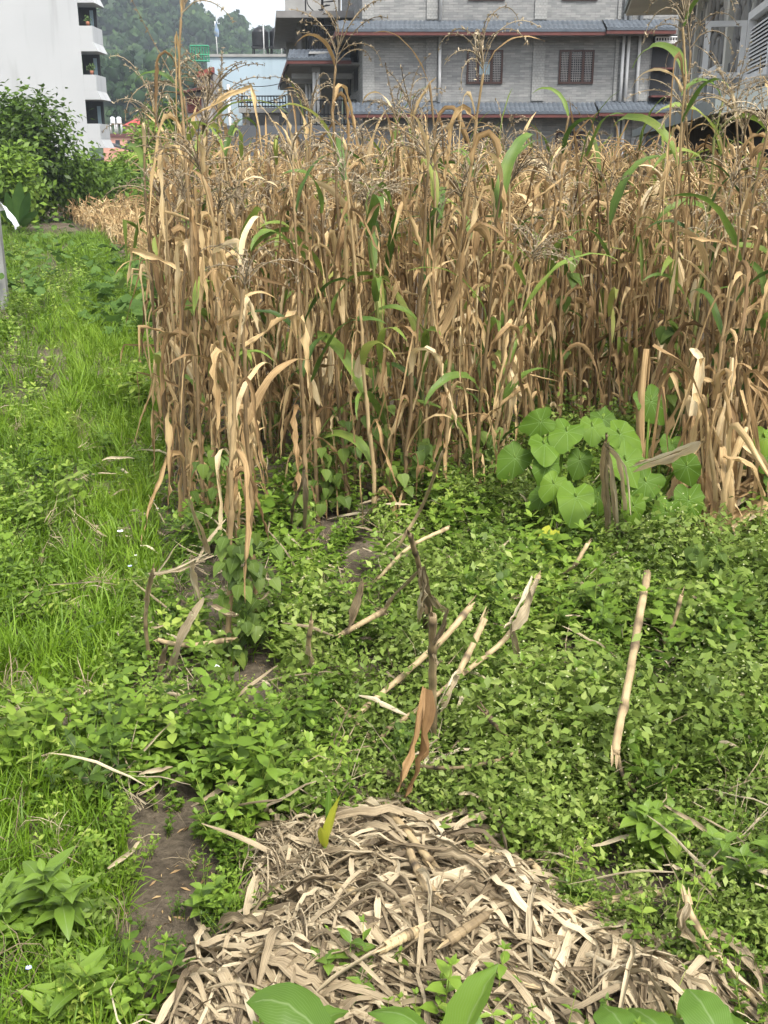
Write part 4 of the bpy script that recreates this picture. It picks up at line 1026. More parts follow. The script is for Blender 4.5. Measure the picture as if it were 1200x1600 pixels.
for (x, y) in pts[:NFULL]:
    gr_ = rng.random() < .42
    maize(x, y, rng, crowd_label(x, y, 'part green' if gr_ else 'dry tan'), .3 if gr_ else .0, rng.choice([rng.uniform(.78, .98), rng.uniform(.95, 1.2)]) * (1.06 if y < 9 else 1) * (1.12 if .2 < x / y < .275 and y < 10 else .98 if x / y >= .275 else 1), group='maize plants in the standing field')
# farther plants: one mesh each, shared between alike ones
def joined(rng, lo=False, green=.05):
    A = Acc(); h = rng.uniform(1.72, 1.95); (V, Q, T, UV), cen = maize_stalk(rng, h, 4 if lo else 5, 1.1); A.add(V, Q, T, UV, .3)
    az = rng.uniform(0, 6)
    for j in range(2 if not lo else 6, len(cen)):
        az += PI + rng.normal(0, .5); f = j / len(cen)
        kind = ('up' if rng.random() < .5 else 'arch') if f > .85 else ('hang' if rng.random() < .72 else 'broken')
        V, Q, UV = maize_leaf(rng, kind, rng.uniform(.45, .75), rng.uniform(.016, .034), 5 if lo else 9, 3)
        if rng.random() < (.16 if f > .3 else .06): UV = UV + [0, 100.]
        c, n = math.cos(az), math.sin(az); V = V @ np.array([[c, n, 0], [-n, c, 0], [0, 0, 1]]) + cen[j]
        A.add(V, Q, None, UV, rng.uniform(.25, .78))
    if rng.random() < .6:
        V, Q, T, UV, K = maize_tassel(rng, 7 if lo else 10, 3 if lo else 5, 3, .004, False).tpl(); A.add(V * 1.35 + cen[-1], Q, T, UV, .35 + K * .35)
    return A
JN = [joined(rng).mesh('maize_plant', MT['dry']) for k in range(14)]
for (x, y) in pts[NFULL:NONE_]:
    o = bpy.data.objects.new('maize_plant', JN[rng.integers(14)]); o.location = (x, y, ground_z(x, y)); o.rotation_euler = (rng.normal(0, .05), rng.normal(0, .05), rng.uniform(0, 6.28))
    q = rng.uniform(.95, 1.08); o.scale = (q, q, rng.uniform(.82, 1.1)); col.objects.link(o)
    tag(o, crowd_label(x, y, 'dry tan'), 'maize plant', 'maize plants in the standing field')
far = pts[NONE_:]
A = Acc(); LO = [joined(rng, True).tpl() for k in range(16)]; pk_ = rng.integers(0, 16, len(far))
for k in range(16):
    q = far[pk_ == k]; n = len(q); sc_ = rng.uniform(.84, 1.08, n)
    A.inst(LO[k], rotm(rng.uniform(0, 6.28, n), rng.normal(0, .05, n), rng.normal(0, .05, n), sc_), np.column_stack([q, ground_z(q[:, 0], q[:, 1])]), rng.uniform(-.15, .15, n))
tag(A.build('maize_stand', MT['dry_mass'], loc=(2, 20, 0)), 'mass of dry maize reaching back to the fence', kind='stuff')
# low cut maize beyond the path on the left
A = Acc(); n = 400
Y = rng.uniform(21, 39, n * 3); X = rng.uniform(-.34, -.12, n * 3) * Y; px, py = proj(X, Y, np.zeros_like(X)); q = (px > np.interp(Y, [21, 39], [235, 95])) & (px < 330); X, Y = X[q][:n], Y[q][:n]; n = len(X)
low = []
for k in range(8):
    B = Acc(); h = rng.uniform(.35, .7); addtube(B, curve([(0, 0, 0), (rng.normal(0, .1), rng.normal(0, .1), h * .6), (rng.normal(0, .25), rng.normal(0, .25), h)], 5), .012, 4, .5)
    for j in range(7):
        V, Q, UV = maize_leaf(rng, 'hang' if j % 2 else 'broken', rng.uniform(.3, .55), rng.uniform(.02, .035), 6, 3); c, s_ = math.cos(j * 2.3), math.sin(j * 2.3)
        B.add(V @ np.array([[c, s_, 0], [-s_, c, 0], [0, 0, 1]]) + [0, 0, h * rng.uniform(.3, 1)], Q, None, UV, rng.uniform(.3, .8))
    low.append(B.tpl())
pk_ = rng.integers(0, 8, n)
for k in range(8):
    q = pk_ == k; m_ = q.sum(); A.inst(low[k], rotm(rng.uniform(0, 6.28, m_), rng.normal(0, .2, m_), rng.normal(0, .2, m_), rng.uniform(.8, 1.3, m_)), np.column_stack([X[q], Y[q], 0 * X[q]]), rng.uniform(-.12, .15, m_))
tag(A.build('cut_maize', MT['dry_mass'], loc=(-6, 30, 0)), 'low broken dry maize left over beside the hedge', kind='stuff')

# ================================================================== WEEDS, GRASS AND SMALL PLANTS
def leaf_tpl(L, W, nseg, droop, lift, shape='ovate', fold=.3):
    f = np.linspace(0, 1, nseg + 1)
    th = lift - droop * f
    d = np.stack([np.cos(th), 0 * th, np.sin(th)], -1) * (L / nseg); p = np.vstack([[0, 0, 0], np.cumsum(d[:-1], 0)])
    if shape == 'heart': w_ = W * np.interp(f, [0, .12, .3, .6, 1], [.55, .95, 1, .62, .02])
    elif nseg == 2:    # small far leaf: rounded, three short lengths, no fold
        f = np.array([0, .3, .68, 1.]); th = lift - droop * f; d = np.stack([np.cos(th), 0 * th, np.sin(th)], -1)[:-1] * (np.diff(f) * L)[:, None]
        return strip(np.vstack([[0, 0, 0], np.cumsum(d, 0)]), W * np.array([.25, 1, .82, .05]), 0, 0, 2, (0, 1, 0))
    else: w_ = W * np.interp(f, [0, .18, .42, .7, 1], [.12, .75, 1, .62, .02])
    return strip(p, w_, 0, fold, 3, (0, 1, 0))
def rz(V, a):
    c, s = math.cos(a), math.sin(a); return V @ np.array([[c, s, 0], [-s, c, 0], [0, 0, 1]])
def herb(seed, nst=4, h=.22, pairs=4, L=.055, W=.017, nseg=2, spread=.5):
    rng = np.random.default_rng(seed); A = Acc()
    for s in range(nst):
        az, ti = rng.uniform(0, 6.28), rng.uniform(.05, spread); hh = h * rng.uniform(.6, 1.15)
        top = np.array([math.cos(az) * math.sin(ti), math.sin(az) * math.sin(ti), math.cos(ti)]) * hh; b = np.append(rng.normal(0, .025, 2), -.01)
        if nseg > 2: addtube(A, np.array([b, b + top * .5 + [0, 0, .01], b + top]), [.0028, .002, .001], 3, .55, cap=False)
        a0 = rng.uniform(0, 3)
        for k in range(pairs):
            f = (k + 1) / pairs * .85 + .15; q = b + top * f; sz = (1.15 - .55 * abs(f - .6)) * rng.uniform(.75, 1.2) * (.6 if k == pairs - 1 else 1)
            for side in (0, PI):
                V, Q, UV = leaf_tpl(L * sz, W * sz * rng.uniform(.85, 1.2), nseg, rng.uniform(.3, 1.1), rng.uniform(.1, .8), fold=rng.uniform(.1, .5))
                A.add(rz(V, a0 + side + rng.normal(0, .3)) + q, Q, None, UV, rng.uniform(-.12, .12) + .16 * (f - .6))
            a0 += PI / 2
        for e in range(2):
            V, Q, UV = leaf_tpl(L * .55, W * .55, nseg, .3, rng.uniform(.5, 1.2)); A.add(rz(V, rng.uniform(0, 6.28)) + b + top, Q, None, UV, rng.uniform(.02, .22))
    return A.tpl()
def fine(seed, h=.26, nb=10, nl=19):
    """bushy weed of very small leaves, and its flower heads as points"""
    rng = np.random.default_rng(seed); A = Acc(); D = Acc()
    for s in range(nb):
        az, ti = rng.uniform(0, 6.28), rng.uniform(.05, .75); hh = h * rng.uniform(.55, 1.1)
        top = np.array([math.cos(az) * math.sin(ti), math.sin(az) * math.sin(ti), math.cos(ti)]) * hh
        f = rng.uniform(.15, 1.05, nl); C = top * f[:, None] + rng.normal(0, .026, (nl, 3)); C[:, 2] = np.maximum(C[:, 2], .005)
        V, Q = leafquads(C, np.tile([0, -.2, 1.], (nl, 1)) + rng.normal(size=(nl, 3)) * .4, rng.uniform(.008, .019, nl), rng, .5)
        A.add(V, Q, tint=np.repeat(rng.uniform(-.15, .12, nl) + .18 * (f - .6), 4))
        C = top + rng.normal(0, .03, (3, 3)) + [0, 0, .015]
        V, Q = leafquads(C[:2], np.tile([0, 0, 1.], (2, 1)), .003, rng, .9); D.add(V, Q)
    return A.tpl(), D.tpl()
def tuft(seed, nb=14, L=.22, W=.003, droop=1.0):
    rng = np.random.default_rng(seed); A = Acc()
    for k in range(nb):
        l = L * rng.uniform(.45, 1.15); f = np.linspace(0, 1, 4); az = rng.uniform(0, 6.28)
        th = rng.uniform(.05, .55) + f * droop * rng.uniform(.3, 1.5)
        d = np.stack([np.sin(th), 0 * f, np.cos(th)], -1) * l / 3; p = np.vstack([[0, 0, -.005], np.cumsum(d[:-1], 0)])
        V, Q, UV = strip(p, W * np.array([.8, 1, .75, .1]), rng.uniform(-.6, .6), 0, 2, (0, 1, 0))
        A.add(rz(V, az) + np.append(rng.normal(0, .022, 2), 0), Q, None, UV, rng.uniform(-.14, .16))
    return A.tpl()
MULCH = [(418, 1350), (470, 1322), (520, 1312), (600, 1302), (690, 1308), (735, 1322), (800, 1372), (850, 1425), (915, 1480), (985, 1520), (1065, 1545), (1140, 1560), (1150, 1680), (250, 1680), (275, 1560), (352, 1500), (430, 1455), (402, 1405), (400, 1360)]
SOIL = [(185, 1280), (240, 1262), (270, 1215), (345, 1235), (350, 1290), (318, 1350), (345, 1415), (310, 1440), (310, 1470), (322, 1490), (300, 1560), (225, 1575), (180, 1500), (205, 1430), (195, 1370), (205, 1320)]
SOIL2 = [(870, 1345), (960, 1330), (1010, 1400), (1090, 1420), (1060, 1470), (960, 1450), (900, 1415)]
def px_of(X, Y): return proj(X, Y, np.zeros_like(X))
def scatter(n, y0, y1, power, rng, lo=-.44, hi=.44, pad=.5):
    """points on the ground, thinner with distance"""
    u = rng.random(n); a = 2 - power
    Y = (y0 ** a + u * (y1 ** a - y0 ** a)) ** (1 / a); f = rng.uniform(-1, 1, n); X = f * (hi * Y + pad)
    return X, Y
def place(A, tpls, X, Y, rng, smin, smax, tint, tilt=.18, zoff=0., sfun=None, patch=0):
    s = rng.uniform(smin, smax, len(X)) * (1 if sfun is None else sfun); pk = rng.integers(0, len(tpls), len(X))
    if patch:    # alike plants grow together
        pq = np.floor(vnoise(X * 1.9 + 3 * fbm(X * 2, Y * 2, 7), Y * 1.9, patch) * len(tpls) * .999).astype(int); pk = np.where(rng.random(len(X)) < .72, pq, pk)
        tint = tint + (np.array([.10, -.10, .04, -.04, .13, -.13, .0, .07])[:len(tpls)])[pk]
    az = rng.uniform(0, 6.28, len(X)); a, b = rng.normal(0, tilt, len(X)), rng.normal(0, tilt, len(X))
    z = ground_z(X, Y) + zoff; Ls = np.column_stack([X, Y, z]); Mx = rotm(az, a, b, s); outp = []
    for k in range(len(tpls)):
        q = pk == k; A.inst(tpls[k], Mx[q], Ls[q], tint[q]); outp.append((k, Mx[q], Ls[q]))
    return outp
rng = np.random.default_rng(9)
H_NEAR = [herb(k, 4, .2 + .02 * k, 5, .034 + .005 * (k % 5), .009 + .002 * (k % 5), 3) for k in range(8)]
H_FAR = [herb(40 + k, 4, .2 + .02 * k, 4, .034 + .006 * (k % 5), .0095 + .002 * (k % 5), 2) for k in range(8)]
FINE = [fine(70 + k) for k in range(6)]
TUFT = [tuft(90 + k, 13, .2 + .02 * (k % 5), .003 + .0005 * (k % 3), .8 + .3 * (k % 4)) for k in range(10)]
def zone(X, Y):
    px, py = px_of(X, Y)
    mul = inpoly(px, py, MULCH); soil = inpoly(px, py, SOIL) | inpoly(px, py, SOIL2)
    stand = in_stand(X, Y)
    # the grassy strip on the left
    gedge = np.interp(py, [330, 480, 700, 900, 1050, 1150, 1300, 1600], [120, 240, 265, 245, 175, 150, 190, 210])
    grass = px < gedge + 22 * (fbm(X * 3, Y * 3, 21) - .5) * 2
    return px, py, mul, soil, stand, grass
GC, FW, FD, GR = Acc(), Acc(), Acc(), Acc()
# broad small-leaved ground cover
X, Y = scatter(9300, 2.0, 24, 1.2, rng)
px, py, mul, soil, stand, grass = zone(X, Y)
depth_in = np.zeros_like(X)
gap = fbm(X * 2.6, Y * 2.6, 88) > .66
pr = np.where(soil, .4, 1.0) * np.where(gap, .12, 1.0) * np.where(mul, .05, 1.0) * np.where(grass, np.where(fbm(X * .8, Y * .8, 33) > .52, .75, .22), 1.0)
pr = pr * np.where((px > 540) & (py > 860) & (py < 1330), np.where(fbm(X * 1.5, Y * 1.5, 63) > .5, .85, .3), 1) * np.where((np.abs(px - 385) < 55) & (py > 900) & (py < 1180), .45, 1)
fr = np.interp(px, FRONT[:, 0], FRONT[:, 1]); pr = pr * np.where(stand, np.where(fr - py < 170, .8, 0.0), 1.0)
pr = pr * np.where(inpoly(px, py, [(90, 480), (250, 470), (290, 900), (190, 950), (90, 850), (60, 700)]), .3, 1)
k_ = rng.random(len(X)) < pr; X, Y, grass, soil, px, py = X[k_], Y[k_], grass[k_], soil[k_], px[k_], py[k_]
big = .3 + 1.5 * fbm(X * 2.2, Y * 2.2, 44) ** 1.5 + .12 * (Y > 8); big = np.where(soil, .45, big) * np.where(py > 1230, .85, 1)
tint = .45 + .5 * (fbm(X * 1.6 + 5, Y * 1.6, 55) - .5) + rng.normal(0, .10, len(X)) + np.where(grass, .10, 0)
nr = Y < 3.3
place(GC, H_NEAR, X[nr], Y[nr], rng, .75, 1.2, tint[nr], sfun=big[nr], patch=12); place(GC, H_FAR, X[~nr], Y[~nr], rng, .85, 1.35, tint[~nr], sfun=big[~nr], patch=12)
# taller coarse weeds standing out of it in clumps
COARSE = [herb(200 + k, 5, .36 + .03 * k, 5, .075 + .006 * k, .019 + .004 * (k % 3), 3, .55) for k in range(4)]
X, Y = scatter(420, 2.6, 8, 1.1, rng); px, py, mul, soil, stand, grass = zone(X, Y); k_ = ~mul & ~soil & (px > 150) & (fbm(X * 1.5, Y * 1.5, 95) > .52); X, Y = X[k_], Y[k_]
place(GC, COARSE, X, Y, rng, .5, .9, .48 + rng.normal(0, .12, len(X)), patch=17)
# fine-leaved flowering weed, thick on the right
X, Y = scatter(4200, 2.3, 8.5, 1.05, rng)
px, py, mul, soil, stand, grass = zone(X, Y)
pr = np.where(mul | soil | stand, 0, 1) * np.where(grass, .05, 1) * np.clip((px - 380) / 350, .04, 1) * np.where(fbm(X * 1.2, Y * 1.2, 61) > .42, 1, .25)
k_ = rng.random(len(X)) < pr * np.where(fbm(X * 2.6, Y * 2.6, 88) > .66, .1, 1); X, Y = X[k_], Y[k_]
tint = .56 + .5 * (fbm(X * 1.7, Y * 1.7, 66) - .5) + rng.normal(0, .08, len(X)); sf = .4 + 1.5 * fbm(X * 2, Y * 2, 68) ** 1.4
for k, Mx, Ls in place(FW, [f[0] for f in FINE], X, Y, rng, .8, 1.3, tint, sfun=sf): q = rng.random(len(Mx)) < .4; FD.inst(FINE[k][1], Mx[q], Ls[q], np.zeros(q.sum()))
# grass
X, Y = scatter(33000, 2.0, 30, 1.3, rng, -.46, .46)
px, py, mul, soil, stand, grass = zone(X, Y)
pr = np.where(grass, 1.0, .05) * np.where(mul, .03, 1) * np.where(soil, .10, 1) * np.where(stand, .0, 1) * np.where(fbm(X * 2, Y * 2, 71) > .3, 1, .6)
pr = pr * np.where((px < 110) & (py > 380) & (py < 640), .35, 1)
k_ = rng.random(len(X)) < pr; X, Y, px, py, grass = X[k_], Y[k_], px[k_], py[k_], grass[k_]
bright = inpoly(px, py, [(90, 480), (250, 470), (290, 900), (190, 950), (90, 850), (60, 700)])
path = np.abs(px - np.interp(py, [600, 700, 850, 950], [170, 135, 95, 60])) < 28
tint = .42 + .36 * (fbm(X * 1.2, Y * 1.2, 75) - .5) + np.where(bright, .14, 0) + rng.uniform(-.08, .08, len(X)) - np.where(path & (py > 600) & (py < 960), .08, 0)
sf = (.4 + .6 * fbm(X * 1.5, Y * 1.5, 77)) * np.where(path & (py > 600) & (py < 960), .8, 1) * np.where(py > 1080, .75, 1) * (1 + .03 * Y)
place(GR, TUFT, X, Y, rng, .8, 1.35, tint, sfun=sf, tilt=.22)
# dry thatch lying in the grass
TH = [tuft(140 + k, 10, .22, .0022, 2.2) for k in range(4)]
TB = Acc(); X, Y = scatter(1500, 2.0, 9, 1.1, rng, -.46, .44); px, py, mul, soil, stand, grass = zone(X, Y); k_ = rng.random(len(X)) < np.where(stand, .5, np.where(mul, 0, np.where(grass, .35, .3)))
X, Y = X[k_], Y[k_]; place(TB, TH, X, Y, rng, .6, 1.1, rng.uniform(.3, .75, len(X)), tilt=.9, zoff=rng.uniform(.02, .16, len(X)))
tag(GC.build('ground_cover', MT['weed'], loc=(0, 5, 0)), 'thick cover of small-leaved green weeds over the plot', kind='stuff')
tag(FW.build('flowering_weeds', MT['fineweed'], loc=(1, 5, 0)), 'fine-leaved light green weeds spread over the right of the plot', kind='stuff')
tag(FD.build('weed_flowers', MT['flower_dot'], loc=(1, 5, 0)), 'tiny cream flower heads dotted over the weeds', kind='stuff')
tag(GR.build('grass', MT['grass'], loc=(-1, 5, 0)), 'bright green grass along the left side', kind='stuff')
tag(TB.build('dead_grass', MT['straw'], loc=(0, 5, 0)), 'dry straw and dead grass lying among the weeds', kind='stuff')
DS_ = Acc(); X, Y = scatter(520, 2.6, 7.5, 1.1, rng); px, py, mul, soil, stand, grass = zone(X, Y)
for x, y in zip(X[~mul & (px > 130)], Y[~mul & (px > 130)]):
    n = 7; s_ = np.linspace(-.5, .5, n); L_ = rng.uniform(.08, .36); a_ = rng.uniform(0, PI); z_ = rng.uniform(.05, .24)
    pth = np.stack([x + s_ * L_ * math.cos(a_), y + s_ * L_ * math.sin(a_), ground_z(x, y) + z_ + s_ * L_ * rng.normal(0, .35) - .2 * L_ * s_ ** 2], -1) + np.cumsum(rng.normal(0, .004, (n, 3)), 0)
    addstrip(DS_, pth, rng.uniform(.003, .012) * np.sin(PI * np.linspace(.1, .95, n)), np.cumsum(rng.normal(0, .3, n)), .6, 3, (0, .3, 1), tint=rng.uniform(.3, .85))
tag(DS_.build('dry_leaf_scraps', MT['straw'], loc=(0, 4, 0)), 'scraps of dry maize leaf strewn through the weeds', kind='stuff')
# litter on the bare soil
LT = Acc(); X, Y = scatter(2600, 2.2, 5.5, 1.0, rng); px, py, mul, soil, stand, grass = zone(X, Y); X, Y = X[~mul], Y[~mul]
LC = np.column_stack([X, Y, ground_z(X, Y) + .006]); V, Q = leafquads(LC, np.tile([0, 0, 1.], (len(X), 1)), rng.uniform(.004, .022, len(X)), rng, .22); LT.add(V, Q, tint=np.repeat(rng.uniform(.2, .8, len(X)), 4))
tag(LT.build('leaf_litter', MT['dry_mass'], loc=(0, 4, 0)), 'bits of dry litter on the soil', kind='stuff')

# ---- distinct herbs standing out of the cover
def herb_plant(px, py, label, seed, nst, h, pairs, L, W, tint, name='leafy_herb', z=.0):
    p = G(px, py, z); rng = np.random.default_rng(seed); p[2] = float(ground_z(p[0], p[1]))
    t = empty(name, p, label, 'plant')
    for s in range(nst):
        az, ti = rng.uniform(0, 6.28), rng.uniform(.1, .6); hh = h * rng.uniform(.7, 1.1)
        top = np.array([math.cos(az) * math.sin(ti), math.sin(az) * math.sin(ti), math.cos(ti)]) * hh; b = p + np.append(rng.normal(0, .02, 2), 0)
        A = Acc(); addtube(A, np.array([b - [0, 0, .02], b + top * .5 + [0, 0, .015], b + top]), [.004, .003, .0015], 5, .6); st = A.build('stem', MT['green'], t)
        a0 = rng.uniform(0, 3)
        for k in range(pairs):
            f = (k + 1.2) / pairs * .8 + .15; sz = rng.uniform(.75, 1.15) * (.6 if k == pairs - 1 else 1)
            for side in (0, PI):
                V, Q, UV = leaf_tpl(L * sz, W * sz, 5, rng.uniform(.4, 1.1), rng.uniform(.2, .8), fold=.3)
                A = Acc(); A.add(rz(V, a0 + side + rng.normal(0, .25)) + b + top * min(f, 1), Q, None, UV, tint + rng.uniform(-.1, .12)); A.build('leaf', MT['vleaf'], st)
            a0 += PI / 2
MT['vleaf'] = leafmat('veined_leaf', GREEN, .35, .42, .4, objvar=.15, blotch=.12, bscale=8, vein=60.)
herb_plant(85, 1470, 'large-leaved herb with pointed leaves at the lower left', 1, 6, .26, 5, .12, .028, .52)
herb_plant(30, 1505, 'round-leaved bean seedling cluster left of the large herb', 2, 5, .16, 3, .075, .026, .55)
herb_plant(120, 1615, 'bright lance-leaved herb at the bottom left corner', 3, 5, .18, 4, .12, .024, .62)
herb_plant(905, 1000, 'blue-green herb with pointed leaflets among the fine weeds', 4, 6, .34, 4, .105, .024, .40)
herb_plant(545, 1590, 'dark green herb growing through the near edge of the straw heap', 5, 5, .2, 4, .085, .024, .45)
herb_plant(430, 1265, 'small herb cluster just behind the straw heap left of the yellow shoot', 6, 6, .18, 4, .07, .02, .45)
herb_plant(330, 1250, 'bushy bright herb at the edge of the bare soil', 7, 6, .2, 4, .08, .022, .58)
herb_plant(250, 1240, 'herb with pale pointed leaves on the far edge of the bare soil', 8, 5, .16, 4, .085, .022, .58)
herb_plant(160, 1150, 'low herb rosette at the left end of the weeds', 9, 6, .15, 4, .08, .022, .55)
herb_plant(1010, 1365, 'bright green herb with broad toothed leaves right of the straw heap', 10, 8, .26, 4, .085, .028, .60)
herb_plant(905, 1440, 'small herb growing out of the right side of the straw heap', 11, 7, .13, 4, .05, .014, .52)
herb_plant(1060, 1470, 'young upright herb on the dark soil right of the straw', 12, 4, .15, 4, .07, .018, .62)
herb_plant(640, 1215, 'dark lance-leaved herb below the hanging brown leaf', 13, 7, .2, 4, .09, .022, .38)
herb_plant(780, 1300, 'dark broad-leaved herb at the back right corner of the straw heap', 14, 7, .2, 4, .08, .026, .36)
herb_plant(690, 800, 'broad-leaved herb at the foot of the front maize', 15, 6, .3, 4, .13, .034, .45)
herb_plant(340, 1440, 'small seedling with broad leaves between soil and straw', 16, 4, .12, 3, .07, .024, .5)
herb_plant(1180, 1420, 'tall leafy herb at the right edge beside the bent stalk', 17, 7, .34, 5, .085, .026, .5)

# ---- heart-leaved vines
MT['heart'] = leafmat('heart_leaf', [(0, (.035, .06, .01)), (.5, (.095, .155, .026)), (1, (.2, .27, .05))], .38, .5, .18, objvar=.35, blotch=.15, bscale=8, vein=45.)
HEART = []
for k in range(6):
    rg = np.random.default_rng(k); V, Q, UV = leaf_tpl(1., .43, 6, rg.uniform(.3, .7), rg.uniform(-.1, .2), 'heart', .22); HEART.append(Acc().add(V, Q, None, UV, rg.uniform(.3, .7)).mesh('leaf', MT['heart']))
def vine(pixels, label, n, size, seed, wind=.05):
    rg = np.random.default_rng(seed); P = curve([at(*q) for q in pixels], 40)
    P = P + np.stack([wind * np.cos(np.arange(40) * .7), wind * np.sin(np.arange(40) * .7), 0 * np.arange(40)], -1)
    t = empty('climbing_vine', P[0], label, 'vine'); A = Acc(); addtube(A, P, .0025, 4, .5); A.build('stem', MT['green'], t)
    for k in range(n):
        q = P[rg.integers(2, 39)] + rg.normal(0, .02, 3); az = rg.uniform(-PI * .95, -.05); s = size * rg.uniform(.65, 1.2)
        child('leaf', HEART[rg.integers(6)], t, q - P[0], (rg.normal(0, .2), R(rg.uniform(25, 75)), az), s)
    return t
Yv = G(366, 1045)[1] - .05
vine([(368, 1040, Yv), (367, 960, Yv), (366, 900, Yv), (364, 850, Yv), (380, 825, Yv)], 'heart-leaved vine wrapping the corner maize stalk beside the broken arch', 75, .07, 1, .045)
vine([(403, 1010, Yv + .1), (400, 940, Yv + .1), (402, 870, Yv + .1), (425, 845, Yv + .1)], 'heart-leaved vine on the thin stalk right of the corner plant', 55, .07, 2)
vine([(455, 880, 5.9), (462, 840, 5.95), (470, 790, 6.0), (478, 740, 6.0)], 'vine with drooping pointed leaves on a broken stub in the gap', 18, .09, 3)
vine([(880, 560, 7.9), (884, 500, 7.85), (890, 440, 7.85), (886, 375, 7.9)], 'chain of heart leaves climbing a maize stalk behind the taro', 13, .12, 4, .02)
vine([(1050, 640, 7.0), (1056, 580, 7.0), (1048, 520, 7.0), (1060, 480, 7.05)], 'dark heart-leaved vine climbing above the tall taro leaf', 15, .13, 5, .04)
vine([(590, 700, 6.6), (584, 650, 6.6), (590, 600, 6.65), (580, 560, 6.7)], 'dark green vine hanging in the front maize below arching blades', 22, .10, 6)
vine([(690, 720, 6.7), (700, 640, 6.7), (690, 560, 6.75)], 'vine with dark leaves on the half green front maize', 16, .10, 7)
vine([(1085, 980, 4.75), (1095, 930, 4.8), (1110, 880, 4.85), (1090, 850, 4.9)], 'bean vine with yellow-green leaves heaped at the right edge', 30, .085, 8, .09)
vine([(1150, 1130, 3.9), (1165, 1085, 3.95), (1180, 1050, 4.0)], 'small reddish-green bean vine near the right edge', 16, .08, 9, .06)
vine([(550, 990, 4.75), (600, 1010, 4.72), (640, 1010, 4.72), (620, 1040, 4.6)], 'creeping vine with broad blue-green leaves among fallen stalks', 16, .10, 10, .04)

for k, (q, lab) in enumerate(((((497, 800, 6.3), (492, 740, 6.35), (500, 680, 6.4)), 'low vine at the left foot of the front maize beside the gap'), (((530, 800, 6.35), (538, 720, 6.4), (528, 640, 6.45)), 'vine climbing the front maize below the nodding tassel'), (((640, 800, 6.3), (636, 740, 6.35), (645, 690, 6.4)), 'vine at the foot of the half green front maize'), (((750, 780, 6.6), (742, 720, 6.6), (752, 660, 6.65)), 'vine at the right end of the front maize edge'), (((330, 860, 5.7), (322, 780, 5.75), (330, 700, 5.8)), 'vine low on the tall corner plants at the left'), (((1130, 800, 6.4), (1140, 720, 6.4), (1125, 640, 6.45)), 'vine half hidden in the slumped maize at the right'))):
    vine(list(q), lab, 30, .085, 30 + k, .09)
# ================================================================== TARO AND BROAD LEAVES
MT['taro'] = leafmat('taro_leaf', [(0, (.03, .062, .007)), (.45, (.085, .16, .016)), (.75, (.16, .26, .03)), (1, (.38, .40, .04))], .34, .55, .15, objvar=.12, blotch=.14, bscale=9)
def add_veins(m, sc_=9.):
    """radiating veins from the leaf's own polar uv (u: angle, v: radius)"""
    nt = m.node_tree; L = nt.links.new; p = [n for n in nt.nodes if n.type == 'BSDF_PRINCIPLED'][0]
    uv = N(nt, 'UVMap', uv_map='UVMap'); sx = N(nt, 'SeparateXYZ'); L(uv.outputs[0], sx.inputs[0])
    k = N(nt, 'Math', operation='MULTIPLY', i_1=sc_); L(sx.outputs[0], k.inputs[0])
    fr = N(nt, 'Math', operation='PINGPONG', i_1=.5); L(k.outputs[0], fr.inputs[0])
    ml = N(nt, 'Math', operation='MULTIPLY'); L(fr.outputs[0], ml.inputs[0]); L(sx.outputs[1], ml.inputs[1])
    mr = N(nt, 'MapRange', i_1=.0, i_2=.028, i_3=.75, i_4=0.); L(ml.outputs[0], mr.inputs[0])
    src = p.inputs['Base Color'].links[0].from_socket
    mc = N(nt, 'MixRGB', i_Color2=(.22, .34, .12, 1)); L(mr.outputs[0], mc.inputs[0]); L(src, mc.inputs[1])
    for lk in list(src.links):
        if lk.to_node != mc: to = lk.to_socket; L(mc.outputs[0], to)
    bp = N(nt, 'Bump', i_Strength=.5, i_Distance=.004); bp.invert = True; L(mr.outputs[0], bp.inputs['Height']); L(bp.outputs[0], p.inputs['Normal'])
add_veins(MT['taro'])
def taro_blade(r, rng, n=26, rings=6):
    """heart-shaped blade in its own plane: x across, y towards the tip; origin at the petiole"""
    ph0 = rng.uniform(0, 6.28); a = np.linspace(0, 2 * PI, n + 1)[:-1]; V = [[0, 0, 0]]; UV = [[.5, 0]]
    rad = np.array([np.interp(abs(((q - PI / 2 + PI) % (2 * PI)) - PI), [0, .35, .9, 1.5, 2.1, 2.6, 2.95, 3.1416], [1.52, 1.16, .93, .82, .88, 1.02, .82, .30]) for q in a]) * (1 + rng.normal(0, .04, n))
    for k in range(1, rings + 1):
        f = k / rings
        for j in range(n):
            q = rad[j] * r * f; x, y = q * math.cos(a[j]), q * math.sin(a[j])
            z = -.22 * r * f ** 2 * (.6 + .4 * math.sin(a[j])) + .09 * r * f * f * math.sin(a[j] * 4 + ph0) + .05 * r * f ** 3 * math.sin(a[j] * 9 + ph0) + .10 * abs(x) * f - .12 * r * max(0, y / r) ** 2
            V.append([x, y, z]); UV.append([j / n, f])
    T = [[0, 1 + j, 1 + (j + 1) % n] for j in range(n)]; Q = []
    for k in range(rings - 1):
        o = 1 + k * n
        for j in range(n): Q.append([o + j, o + n + j, o + n + (j + 1) % n, o + (j + 1) % n])
    return np.array(V), np.array(Q), np.array(T), np.array(UV)
